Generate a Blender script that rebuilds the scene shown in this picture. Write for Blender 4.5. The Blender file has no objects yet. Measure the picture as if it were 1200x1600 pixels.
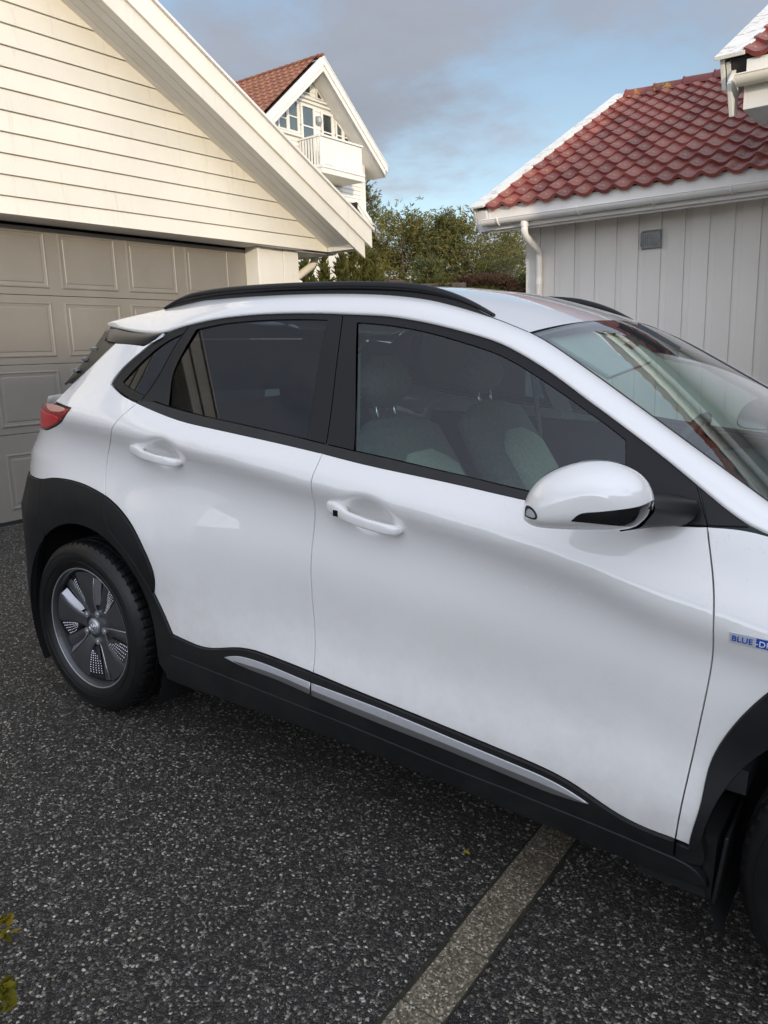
import bpy, math, random
import numpy as np
from mathutils import Vector, Matrix
from mathutils.geometry import delaunay_2d_cdt
R=math.radians
SC=bpy.context.scene
COL=SC.collection
# ------------------------------------------------------------------ camera
cd=bpy.data.cameras.new('camera'); cam=bpy.data.objects.new('camera',cd); COL.objects.link(cam); SC.camera=cam
cd.sensor_fit='VERTICAL'; cd.sensor_height=36.0; cd.lens=36.0*1222.8/1600.0
cd.clip_start=.05; cd.clip_end=2000
def _cam():
    yaw,p,ro=R(127.3511),R(11.6913),R(-1.7755)
    f=np.array([math.cos(yaw)*math.cos(p),math.sin(yaw)*math.cos(p),-math.sin(p)]); r=np.array([math.sin(yaw),-math.cos(yaw),0]); u=np.cross(r,f)
    c,s=math.cos(ro),math.sin(ro); r2=c*r+s*u; u2=-s*r+c*u
    m=Matrix.Identity(4)
    for i in range(3): m[i][0]=r2[i]; m[i][1]=u2[i]; m[i][2]=-f[i]
    m[0][3],m[1][3],m[2][3]=2.62198,-2.41834,1.31993
    cam.matrix_world=m
_cam()
# ------------------------------------------------------------------ light
SUN_EL,SUN_AZ=R(10.3),R(-32.6)           # azimuth measured from +X towards +Y
SKY_STRENGTH=.10; SUN_STRENGTH=1.12
w=bpy.data.worlds.new('World'); SC.world=w; w.use_nodes=True
def build_world():
    nt=w.node_tree; N=nt.nodes; L=nt.links
    for n in list(N): N.remove(n)
    out=N.new('ShaderNodeOutputWorld'); bg=N.new('ShaderNodeBackground'); bg.inputs[1].default_value=SKY_STRENGTH
    sky=N.new('ShaderNodeTexSky'); sky.sky_type='NISHITA'; sky.sun_disc=False; sky.sun_elevation=SUN_EL; sky.sun_rotation=R(90)-SUN_AZ
    sky.air_density=1.0; sky.dust_density=.6; sky.ozone_density=1.5; sky.altitude=20
    tc=N.new('ShaderNodeTexCoord'); sep=N.new('ShaderNodeSeparateXYZ'); L.new(tc.outputs['Generated'],sep.inputs[0])
    def M(op,a,b=None,c=None):
        n=N.new('ShaderNodeMath'); n.operation=op
        for i,v in enumerate((a,b,c)):
            if v is None: continue
            if isinstance(v,(int,float)): n.inputs[i].default_value=v
            else: L.new(v,n.inputs[i])
        return n.outputs[0]
    zz=M('ADD',M('MAXIMUM',sep.outputs[2],0.0),.16)
    cx=M('DIVIDE',sep.outputs[0],zz); cy=M('DIVIDE',sep.outputs[1],zz)
    cmb=N.new('ShaderNodeCombineXYZ'); L.new(cx,cmb.inputs[0]); L.new(cy,cmb.inputs[1])
    def noise(scale,det,rough,off):
        mp=N.new('ShaderNodeMapping'); mp.inputs['Location'].default_value=off; L.new(cmb.outputs[0],mp.inputs[0])
        n=N.new('ShaderNodeTexNoise'); n.inputs['Scale'].default_value=scale; n.inputs['Detail'].default_value=det; n.inputs['Roughness'].default_value=rough
        L.new(mp.outputs[0],n.inputs[0]); return n.outputs[0]
    n1=noise(.75,8,.55,(3.1,7.7,0)); n2=noise(2.3,8,.6,(11.3,2.2,0)); n3=noise(.9,6,.5,(5.0,9.1,0))
    gap=M('MULTIPLY',M('SMOOTH_MAX',M('SUBTRACT',1.0,M('MULTIPLY',M('ABSOLUTE',M('SUBTRACT',sep.outputs[2],.165)),9.0)),0.0,.3),.10)
    cov=M('SUBTRACT',M('ADD',M('ADD',n1,.055),M('MULTIPLY',M('SUBTRACT',n2,.5),.35)),gap)
    ramp=N.new('ShaderNodeMapRange'); ramp.interpolation_type='SMOOTHSTEP'; L.new(cov,ramp.inputs[0]); ramp.inputs[1].default_value=.36; ramp.inputs[2].default_value=.54; ramp.inputs[3].default_value=.30; ramp.inputs[4].default_value=.95
    bw=N.new('ShaderNodeRGBToBW'); L.new(sky.outputs[0],bw.inputs[0])
    sh=N.new('ShaderNodeMapRange'); L.new(M('ADD',n3,M('MULTIPLY',M('SUBTRACT',n2,.5),.5)),sh.inputs[0]); sh.inputs[1].default_value=.3; sh.inputs[2].default_value=.7; sh.inputs[3].default_value=CLOUD_LO; sh.inputs[4].default_value=CLOUD_HI
    # clouds scatter sunlight forward: brighter towards the sun, darker away from it
    dt=N.new('ShaderNodeVectorMath'); dt.operation='DOT_PRODUCT'; L.new(tc.outputs['Generated'],dt.inputs[0]); dt.inputs[1].default_value=(math.cos(SUN_EL)*math.cos(SUN_AZ),math.cos(SUN_EL)*math.sin(SUN_AZ),math.sin(SUN_EL))
    hg=M('ADD',M('MULTIPLY',M('POWER',M('MULTIPLY',M('ADD',dt.outputs['Value'],1.0),.5),2.0),1.6),.36)
    low=M('ADD',M('MULTIPLY',M('MAXIMUM',M('SUBTRACT',1.0,M('MULTIPLY',sep.outputs[2],3.6)),0.0),.75),1.0)   # distant low cloud is paler
    lum=M('MULTIPLY',M('MULTIPLY',M('MULTIPLY',hg,CLOUD_LUM),low),sh.outputs[0])
    tint=N.new('ShaderNodeMix'); tint.data_type='RGBA'; tint.blend_type='MULTIPLY'; tint.inputs[0].default_value=1; 
    L.new(lum,tint.inputs[6]); tint.inputs[7].default_value=(.91,.965,1.12,1)
    mix=N.new('ShaderNodeMix'); mix.data_type='RGBA'; L.new(ramp.outputs[0],mix.inputs[0]); L.new(sky.outputs[0],mix.inputs[6]); L.new(tint.outputs[2],mix.inputs[7])
    L.new(mix.outputs[2],bg.inputs[0]); L.new(bg.outputs[0],out.inputs[0])
CLOUD_LO,CLOUD_HI,CLOUD_LUM=.93,1.22,4.6
build_world()
sd=bpy.data.lights.new('sun','SUN'); sun=bpy.data.objects.new('sun',sd); COL.objects.link(sun); sd.energy=SUN_STRENGTH; sd.angle=R(1.5); sd.color=(1,.84,.62)
sv=Vector((math.cos(SUN_EL)*math.cos(SUN_AZ),math.cos(SUN_EL)*math.sin(SUN_AZ),math.sin(SUN_EL)))
sun.rotation_euler=sv.to_track_quat('Z','Y').to_euler(); sun.location=sv*50
SC.view_settings.view_transform='Standard'; SC.view_settings.look='None'; SC.view_settings.gamma=1; SC.view_settings.exposure=1.18
SC.view_settings.use_curve_mapping=False
# ------------------------------------------------------------------ materials
class NT:
    def __init__(s,name):
        s.m=bpy.data.materials.new(name); s.m.use_nodes=True; s.nt=s.m.node_tree; s.N=s.nt.nodes; s.L=s.nt.links
        s.b=s.N['Principled BSDF']; s.out=s.N['Material Output']
    def n(s,t,**k):
        o=s.N.new(t)
        for a,v in k.items(): setattr(o,a,v)
        return o
    def coord(s,kind='Object',scale=(1,1,1)):
        tc=s.n('ShaderNodeTexCoord'); mp=s.n('ShaderNodeMapping'); mp.inputs['Scale'].default_value=scale; s.L.new(tc.outputs[kind],mp.inputs[0]); return mp.outputs[0]
    def noise(s,vec,scale,det=4,rough=.55):
        o=s.n('ShaderNodeTexNoise'); o.inputs['Scale'].default_value=scale; o.inputs['Detail'].default_value=det; o.inputs['Roughness'].default_value=rough; s.L.new(vec,o.inputs[0]); return o.outputs[0]
    def vor(s,vec,scale,feature='F1',rnd=1):
        o=s.n('ShaderNodeTexVoronoi',feature=feature); o.inputs['Scale'].default_value=scale; o.inputs['Randomness'].default_value=rnd; s.L.new(vec,o.inputs[0]); return o
    def rng(s,v,a,b,c,d,smooth=False):
        o=s.n('ShaderNodeMapRange'); 
        if smooth: o.interpolation_type='SMOOTHSTEP'
        s.L.new(v,o.inputs[0])
        for i,x in enumerate((a,b,c,d)): o.inputs[i+1].default_value=x
        return o.outputs[0]
    def math(s,op,a,b=0):
        o=s.n('ShaderNodeMath',operation=op)
        for i,v in enumerate((a,b)):
            if isinstance(v,(int,float)): o.inputs[i].default_value=v
            else: s.L.new(v,o.inputs[i])
        return o.outputs[0]
    def ramp(s,v,stops,interp='LINEAR'):
        o=s.n('ShaderNodeValToRGB'); e=o.color_ramp.elements; o.color_ramp.interpolation=interp
        while len(e)<len(stops): e.new(.5)
        for i,(p,c) in enumerate(stops): e[i].position=p; e[i].color=(*c,1)
        s.L.new(v,o.inputs[0]); return o.outputs[0]
    def mix(s,f,a,b,blend='MIX'):
        o=s.n('ShaderNodeMix',data_type='RGBA',blend_type=blend)
        for i,v in ((0,f),(6,a),(7,b)):
            if isinstance(v,(int,float)): o.inputs[i].default_value=v
            elif isinstance(v,tuple): o.inputs[i].default_value=(*v,1)
            else: s.L.new(v,o.inputs[i])
        return o.outputs[2]
    def bump(s,h,strength,dist,prev=None):
        o=s.n('ShaderNodeBump'); o.inputs['Strength'].default_value=strength; o.inputs['Distance'].default_value=dist; s.L.new(h,o.inputs['Height'])
        if prev: s.L.new(prev,o.inputs['Normal'])
        s.L.new(o.outputs[0],s.b.inputs['Normal']); return o.outputs[0]
    def col(s,v):
        if isinstance(v,tuple): s.b.inputs['Base Color'].default_value=(*v,1)
        else: s.L.new(v,s.b.inputs['Base Color'])
    def set(s,**k):
        for a,v in k.items():
            i=s.b.inputs[a.replace('_',' ')]
            if isinstance(v,(int,float)): i.default_value=v
            elif isinstance(v,tuple): i.default_value=(*v,1)
            else: s.L.new(v,i)
        return s
def simple(name,c,rough=.5,metal=0,var=.08,vs=6,bs=0,bd=.002,coat=0,coord='Object',**k):
    t=NT(name); v=t.coord(coord)
    n=t.noise(v,vs,5,.6)
    dark=tuple(x*(1-var) for x in c); lite=tuple(min(1,x*(1+var)) for x in c)
    t.col(t.ramp(n,[(.3,dark),(.7,lite)])); t.set(Roughness=rough,Metallic=metal)
    if coat: t.set(Coat_Weight=coat,Coat_Roughness=.03)
    if bs: t.bump(t.noise(v,bs,3,.6),.5,bd)
    for a,x in k.items(): t.set(**{a:x})
    return t.m
MT={}
def mats():
    # car paint with a sprinkle of water droplets
    t=NT('white_paint'); v=t.coord()
    n=t.noise(v,2.0,3); sz=t.n('ShaderNodeSeparateXYZ'); t.L.new(v,sz.inputs[0]); du=t.math('MULTIPLY',t.rng(sz.outputs[2],.34,.85,1,0,True),t.rng(t.noise(v,13,6,.72),.38,.70,.05,.34)); t.col(t.mix(du,t.ramp(n,[(.3,(.80,.79,.765)),(.7,(.82,.81,.785))]),(.50,.47,.41))); t.set(Roughness=.30,Coat_Weight=1.0,Coat_Roughness=.02,Coat_IOR=1.85,Specular_IOR_Level=.35)
    vo=t.vor(v,150); d=t.rng(vo.outputs['Distance'],.0,.36,1,0,True)
    sel=t.n('ShaderNodeSeparateColor'); t.L.new(vo.outputs['Color'],sel.inputs[0])
    patch=t.noise(v,4.5,4,.65)
    mask=t.math('LESS_THAN',sel.outputs[0],t.rng(patch,.45,.68,0.0,.42))
    h=t.math('MULTIPLY',d,mask); 
    nb=t.bump(h,1.0,.006); t.nt.links.remove(t.b.inputs['Normal'].links[0]); t.L.new(nb,t.b.inputs['Coat Normal']); MT['paint']=t.m
    MT['paint_plain']=simple('white_paint_plain',(.82,.81,.785),.32,0,.015,2,coat=1,Coat_IOR=1.85)
    t=NT('black_plastic'); v=t.coord(); sz=t.n('ShaderNodeSeparateXYZ'); t.L.new(v,sz.inputs[0]); du=t.math('MULTIPLY',t.rng(sz.outputs[2],.22,.70,1,.1,True),t.rng(t.noise(v,15,7,.75),.42,.75,0,.20)); t.col(t.mix(du,t.ramp(t.noise(v,9,4),[(.3,(.0055,.0062,.0068)),(.7,(.0095,.0105,.0110))]),(.055,.050,.042))); t.set(Roughness=t.rng(t.noise(v,5,3),.3,.7,.42,.58),Specular_IOR_Level=.32); t.bump(t.noise(v,420,2),.25,.0006); MT['plastic']=t.m
    MT['satin_black']=simple('satin_black',(.0075,.008,.009),.36,0,.1,8,bs=300,bd=.0003,Specular_IOR_Level=.3)
    MT['gloss_black']=simple('gloss_black',(.006,.006,.007),.12,0,.1,8,coat=1)
    MT['rubber']=simple('rubber_seal',(.012,.012,.012),.6,0,.2,20)
    MT['void']=simple('wheel_well',(.006,.006,.006),.95,0,.3,8)
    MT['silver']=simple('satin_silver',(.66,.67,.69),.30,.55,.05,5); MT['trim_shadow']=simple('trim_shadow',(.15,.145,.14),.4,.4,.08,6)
    MT['chrome']=simple('bright_metal',(.75,.76,.78),.16,1,.03,5)
    MT['rim_grey']=simple('dark_rim',(.075,.077,.08),.42,.55,.12,10,coat=.2)
    MT['rim_dark']=simple('rim_recess',(.02,.02,.022),.45,.4,.15,10)
    MT['rim_light']=simple('rim_bright',(.42,.43,.45),.33,.7,.08,10)
    t=NT('tyre'); v=t.coord(); t.col(t.ramp(t.noise(v,7,5,.65),[(.35,(.0045,.0045,.0045)),(.7,(.009,.009,.0088))])); t.set(Specular_IOR_Level=.35,Roughness=t.rng(t.noise(v,5,4),.35,.65,.30,.62)); t.bump(t.noise(v,90,3),.3,.001); MT['tyre']=t.m
    MT['interior']=simple('interior_dark',(.045,.046,.048),.75,0,.15,12)
    MT['headliner']=simple('headliner',(.42,.43,.41),.9,0,.05,12)
    MT['seat']=simple('seat_fabric',(.16,.165,.155),.85,0,.15,60,bs=250,bd=.001)
    MT['seat_light']=simple('seat_insert',(.42,.43,.39),.85,0,.12,70,bs=300,bd=.001)
    MT['tail_red']=simple('tail_lamp_red',(.30,.004,.007),.25,0,.25,25,coat=.3)
    MT['tail_dark']=simple('tail_lamp_lens',(.62,.010,.018),.28,0,.2,25,coat=.2)
    MT['badge_silver']=simple('badge_silver',(.62,.64,.67),.3,.25,.03,20,coat=.5); MT['badge_blue']=simple('badge_blue',(.01,.07,.42),.25,0,.03,20,coat=.6)
    MT['lamp']=simple('lamp_lens',(.55,.57,.6),.08,.2,.05,20,coat=1)
    MT['sensor']=simple('sensor_black',(.004,.004,.004),.2,0,.1,20)
    # glass: tinted, mirror-like at grazing angles
    def glass(name,tint,rough=.0,boost=1.0,ior=1.5):
        m=bpy.data.materials.new(name); m.use_nodes=True; nt=m.node_tree; N=nt.nodes; L=nt.links
        for n in list(N): N.remove(n)
        o=N.new('ShaderNodeOutputMaterial'); mx=N.new('ShaderNodeMixShader'); tr=N.new('ShaderNodeBsdfTransparent'); gl=N.new('ShaderNodeBsdfGlossy')
        lw=N.new('ShaderNodeLayerWeight'); lw.inputs[0].default_value=.5; pw=N.new('ShaderNodeMath'); pw.operation='POWER'; pw.inputs[1].default_value=5.0; L.new(lw.outputs['Facing'],pw.inputs[0]); fr=N.new('ShaderNodeMath'); fr.operation='MULTIPLY_ADD'; fr.inputs[1].default_value=.956; fr.inputs[2].default_value=.044; L.new(pw.outputs[0],fr.inputs[0]); tr.inputs[0].default_value=(*tint,1); gl.inputs['Roughness'].default_value=rough; gl.inputs[0].default_value=(.95,.97,1,1)
        mu=N.new('ShaderNodeMath'); mu.operation='MULTIPLY'; mu.use_clamp=True; mu.inputs[1].default_value=boost; L.new(fr.outputs[0],mu.inputs[0])
        tcn=N.new('ShaderNodeTexCoord'); nz=N.new('ShaderNodeTexNoise'); nz.inputs['Scale'].default_value=3.5; nz.inputs['Detail'].default_value=1; L.new(tcn.outputs['Object'],nz.inputs[0])
        bp=N.new('ShaderNodeBump'); bp.inputs['Strength'].default_value=.05; bp.inputs['Distance'].default_value=.0012; L.new(nz.outputs[0],bp.inputs['Height']); L.new(bp.outputs[0],gl.inputs['Normal'])
        L.new(mu.outputs[0],mx.inputs[0]); L.new(tr.outputs[0],mx.inputs[1]); L.new(gl.outputs[0],mx.inputs[2]); L.new(mx.outputs[0],o.inputs[0]); MT[name]=m
    glass('glass_clear',(.70,.86,.81),boost=1.2); glass('glass_privacy',(.075,.105,.13),boost=1.05); glass('glass_screen',(.72,.87,.82),boost=1.5)
    glass('glass_window',(.62,.68,.68),boost=2.2)
    # painted timber
    def timber(name,c,grain=(3,3,40),dirt=.10,streak=.28):
        t=NT(name); v=t.coord('Object'); oi=t.n('ShaderNodeObjectInfo')
        g=t.noise(t.coord('Object',grain),3,5,.65); n=t.noise(v,1.3,5,.6)
        base=t.ramp(n,[(.3,tuple(x*(1-dirt) for x in c)),(.65,c)]); st=t.noise(t.coord('Object',(9,9,.5)),2.2,5,.7); base=t.mix(t.rng(st,.56,.74,0,streak,True),base,(.42,.38,.29)); sp=t.vor(t.coord('Object',(1.6,1.6,7)),1.9); base=t.mix(t.rng(sp.outputs['Distance'],.012,.02,.55,0),base,(.22,.19,.15))
        r=t.rng(oi.outputs['Random'],0,1,.95,1.03)
        cm=t.n('ShaderNodeCombineColor'); 
        for i in range(3): t.L.new(r,cm.inputs[i])
        t.col(t.mix(1.0,base,cm.outputs[0],'MULTIPLY')); t.set(Roughness=t.rng(n,.3,.7,.42,.6)); t.bump(g,.35,.0015); MT[name]=t.m
    timber('cream_board',(.785,.75,.65),(3,1.2,30)); timber('cream_trim',(.80,.77,.68),(2,2,12),.12); timber('white_board',(.82,.785,.73),(30,30,1.5),.07,.14)
    timber('white_trim',(.80,.775,.735),(6,6,6),.14); timber('house_white',(.80,.78,.71),(3,1,20),.08)
    # weathered bargeboard cap
    t=NT('weathered_white'); v=t.coord(); n=t.noise(v,3.2,8,.7); m2=t.noise(v,17,6,.7)
    k=t.math('MULTIPLY',t.rng(n,.45,.65,0,1,True),t.rng(m2,.45,.6,0,1,True))
    t.col(t.mix(k,(.78,.77,.72),(.33,.31,.27))); t.set(Roughness=.6); MT['weathered']=t.m
    MT['gutter']=simple('gutter_white',(.80,.78,.74),.35,0,.05,3); MT['gutter_cream']=simple('gutter_cream',(.80,.75,.62),.38,0,.05,3)
    # garage door: warm grey, scuffed to the primer in places
    t=NT('door_grey'); v=t.coord(); n=t.noise(v,2.5,4); f=t.noise(v,42,6,.75); z=t.n('ShaderNodeSeparateXYZ'); t.L.new(v,z.inputs[0])
    up=t.rng(z.outputs[2],1.75,2.3,0,1,True); k=t.math('MULTIPLY',t.rng(f,.66,.70,0,1,True),t.math('MULTIPLY',up,t.rng(t.noise(v,3.1,4),.42,.62,0,1)))
    base=t.ramp(n,[(.3,(.205,.188,.160)),(.7,(.238,.218,.186))]); t.col(t.mix(k,base,(.62,.60,.55))); t.set(Roughness=.45); t.bump(t.noise(t.coord('Object',(1,1,14)),30,3),.2,.001); MT['door_grey']=t.m
    # roof tiles
    def tile(name,a,b,moss=.0):
        t=NT(name); oi=t.n('ShaderNodeObjectInfo'); v=t.coord(); ps=t.n('ShaderNodeNewGeometry')
        n=t.noise(v,9,5,.65); r=t.math('ADD',t.math('MULTIPLY',oi.outputs['Random'],.55),t.math('MULTIPLY',n,.45))
        c=t.ramp(r,[(.2,a),(.8,b)])
        if moss:
            k=t.rng(t.noise(v,7,6,.7),.60-moss*.1,.68-moss*.1,0,1,True); c=t.mix(k,c,(.42,.26,.03))
        t.col(c); t.set(Roughness=t.rng(n,.3,.7,.28,.45)); t.bump(t.noise(v,60,4),.2,.001); MT[name]=t.m
    tile('tile_red',(.150,.032,.026),(.295,.082,.060),.12); tile('tile_ridge',(.17,.035,.03),(.24,.055,.045)); tile('tile_ridge_moss',(.17,.035,.03),(.24,.055,.045),.9); tile('tile_brown',(.17,.060,.036),(.25,.092,.055),.25)
    MT['felt']=simple('roof_underlay',(.03,.025,.025),.9)
    MT['vent_grey']=simple('vent_grey',(.33,.335,.34),.55,.3,.18,18,bs=60)
    # asphalt with exposed stone
    t=NT('asphalt'); v=t.coord('Object'); vo=t.vor(v,135); sc=t.n('ShaderNodeSeparateColor'); t.L.new(vo.outputs['Color'],sc.inputs[0])
    edge=t.vor(v,135,'DISTANCE_TO_EDGE'); vo2=t.vor(v,300); sc2=t.n('ShaderNodeSeparateColor'); t.L.new(vo2.outputs['Color'],sc2.inputs[0])
    stone=t.ramp(sc.outputs[0],[(0,(.013,.012,.0105)),(.45,(.026,.024,.021)),(.70,(.062,.058,.050)),(.85,(.14,.13,.11)),(.94,(.31,.285,.235)),(1,(.62,.58,.50))])
    tint=t.ramp(sc.outputs[1],[(0,(1,.92,.82)),(.5,(1,1,1)),(1,(.9,.97,1.06))]); stone=t.mix(1.0,stone,tint,'MULTIPLY')
    vo3=t.vor(v,70); sc3=t.n('ShaderNodeSeparateColor'); t.L.new(vo3.outputs['Color'],sc3.inputs[0]); big=t.math('MULTIPLY',t.rng(sc3.outputs[0],.955,.96,0,1),t.rng(vo3.outputs['Distance'],.30,.38,1,0,True)); stone=t.mix(big,stone,t.ramp(sc3.outputs[1],[(0,(.10,.095,.085)),(.6,(.26,.24,.21)),(1,(.50,.46,.40))]))
    fine=t.ramp(sc2.outputs[0],[(0,(.012,.0112,.0102)),(.62,(.030,.028,.0245)),(.9,(.11,.102,.088)),(1,(.30,.28,.25))])
    bind=t.rng(edge.outputs[0],.0,.14,0,1,True); c=t.mix(bind,fine,stone)
    patch=t.noise(v,.9,5,.6); c=t.mix(t.rng(patch,.35,.7,.0,.25),c,(.022,.020,.0175)); t.col(c)
    t.set(Specular_IOR_Level=.32,Roughness=t.math('ADD',t.rng(patch,.35,.65,.42,.62),t.math('MULTIPLY',sc.outputs[2],.15)))
    h=t.math('ADD',t.math('MULTIPLY',t.rng(edge.outputs[0],0,.3,0,1,True),t.rng(sc.outputs[2],0,1,.4,1)),t.math('MULTIPLY',sc2.outputs[0],.25)); t.bump(h,.8,.004); MT['asphalt']=t.m
    # concrete pavers with fine aggregate
    t=NT('paver'); v=t.coord(); vo=t.vor(v,210); sc=t.n('ShaderNodeSeparateColor'); t.L.new(vo.outputs['Color'],sc.inputs[0]); oi=t.n('ShaderNodeObjectInfo')
    c=t.ramp(sc.outputs[0],[(0,(.045,.037,.025)),(.5,(.125,.105,.072)),(.85,(.25,.215,.155)),(1,(.55,.49,.38))]); c=t.mix(t.rng(t.noise(v,7,5,.65),.4,.7,0,.6),c,(.105,.090,.060))
    t.col(c); t.set(Roughness=.7); t.bump(sc.outputs[1],.7,.002); MT['paver']=t.m
    MT['moss']=simple('moss_joint',(.022,.021,.012),.95,0,.5,60,bs=90,bd=.004)
    t=NT('soil_grass'); v=t.coord(); t.col(t.ramp(t.noise(v,2.2,8,.7),[(.3,(.035,.03,.015)),(.55,(.05,.055,.018)),(.75,(.085,.075,.03))])); t.set(Roughness=.95); t.bump(t.noise(v,12,6),.8,.05); MT['soil']=t.m
    def foliage(name,stops):
        t=NT(name); g=t.n('ShaderNodeNewGeometry'); v=t.coord(); n=t.noise(v,1.7,5,.6); r=t.math('ADD',t.math('MULTIPLY',g.outputs['Random Per Island'],.38),t.math('MULTIPLY',t.rng(n,.28,.72,0,1),.62))
        t.col(t.ramp(r,stops)); t.set(Roughness=.7,Specular_IOR_Level=.2)
        tr=t.n('ShaderNodeBsdfTranslucent'); t.L.new(t.b.inputs['Base Color'].links[0].from_socket,tr.inputs[0]); mx=t.n('ShaderNodeMixShader'); mx.inputs[0].default_value=.25
        t.L.new(t.b.outputs[0],mx.inputs[1]); t.L.new(tr.outputs[0],mx.inputs[2]); t.L.new(mx.outputs[0],t.out.inputs[0]); MT[name]=t.m
    foliage('pine_needles',[(.2,(.075,.080,.020)),(.5,(.135,.130,.036)),(.8,(.22,.19,.055))]); foliage('spruce_needles',[(.2,(.050,.070,.030)),(.5,(.10,.112,.042)),(.8,(.18,.165,.060))])
    foliage('thuja_leaf',[(.2,(.045,.055,.014)),(.5,(.085,.090,.022)),(.8,(.15,.13,.035))]); foliage('hedge_green',[(.2,(.06,.065,.012)),(.5,(.11,.11,.022)),(.8,(.19,.15,.035))])
    foliage('hedge_brown',[(.2,(.06,.032,.018)),(.5,(.14,.075,.040)),(.8,(.22,.13,.075))]); foliage('twig_brown',[(.2,(.07,.04,.022)),(.5,(.14,.08,.045)),(.8,(.22,.15,.09))])
    foliage('yellow_leaf',[(.2,(.12,.13,.012)),(.5,(.25,.21,.02)),(.8,(.42,.30,.03))])
    MT['bark']=simple('bark',(.085,.055,.038),.9,0,.3,12,bs=25,bd=.01); MT['birch']=simple('pale_bark',(.35,.33,.30),.8,0,.3,9)
    t=NT('brick_red'); oi=t.n('ShaderNodeObjectInfo'); v=t.coord(); t.col(t.ramp(t.math('ADD',t.math('MULTIPLY',oi.outputs['Random'],.6),t.math('MULTIPLY',t.noise(v,9,5),.4)),[(.2,(.10,.045,.032)),(.8,(.22,.11,.08))])); t.set(Roughness=.85); t.bump(t.noise(v,30,4),.5,.006); MT['brick']=t.m
    MT['stone']=simple('pale_stone',(.48,.45,.38),.8,0,.25,8,bs=20,bd=.01)
    MT['wood_edge']=simple('weathered_timber',(.20,.14,.10),.85,0,.3,9,bs=30)
    MT['room_dark']=simple('room_dark',(.10,.11,.12),.9); MT['blind']=simple('window_blind',(.42,.45,.43),.8,0,.08,4)
mats()
# ------------------------------------------------------------------ mesh helpers
def mk(name,V,F,mat,parent=None,smooth=False,normals=None,bevel=0,bseg=2,kind=None,angle=None):
    me=bpy.data.meshes.new(name); me.from_pydata([tuple(map(float,v)) for v in V],[],[tuple(map(int,f)) for f in F]); me.validate(); me.update()
    if smooth:
        me.polygons.foreach_set('use_smooth',[True]*len(me.polygons))
        if angle: me.set_sharp_from_angle(angle=angle)
    if normals is not None and len(normals)==len(me.vertices): 
        me.polygons.foreach_set('use_smooth',[True]*len(me.polygons)); me.normals_split_custom_set_from_vertices([tuple(n) for n in normals])
    ms=mat if isinstance(mat,(list,tuple)) else [mat]
    for m in ms: me.materials.append(MT[m] if isinstance(m,str) else m)
    o=bpy.data.objects.new(name,me); COL.objects.link(o)
    if parent: o.parent=parent
    if bevel:
        b=o.modifiers.new('edge','BEVEL'); b.width=bevel; b.segments=bseg; b.limit_method='ANGLE'; b.angle_limit=R(35); b.harden_normals=False
        me.polygons.foreach_set('use_smooth',[True]*len(me.polygons)); 
        wn=o.modifiers.new('wn','WEIGHTED_NORMAL'); wn.keep_sharp=True
    if kind: o['kind']=kind
    return o
def empty(name,label=None,cat=None,loc=(0,0,0),group=None,parent=None):
    o=bpy.data.objects.new(name,None); COL.objects.link(o); o.location=loc; o.empty_display_size=.1
    if label: o['label']=label
    if cat: o['category']=cat
    if group: o['group']=group
    if parent: o.parent=parent
    return o
def tag(o,label=None,cat=None,group=None,kind=None):
    for k,v in (('label',label),('category',cat),('group',group),('kind',kind)):
        if v: o[k]=v
    return o
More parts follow.
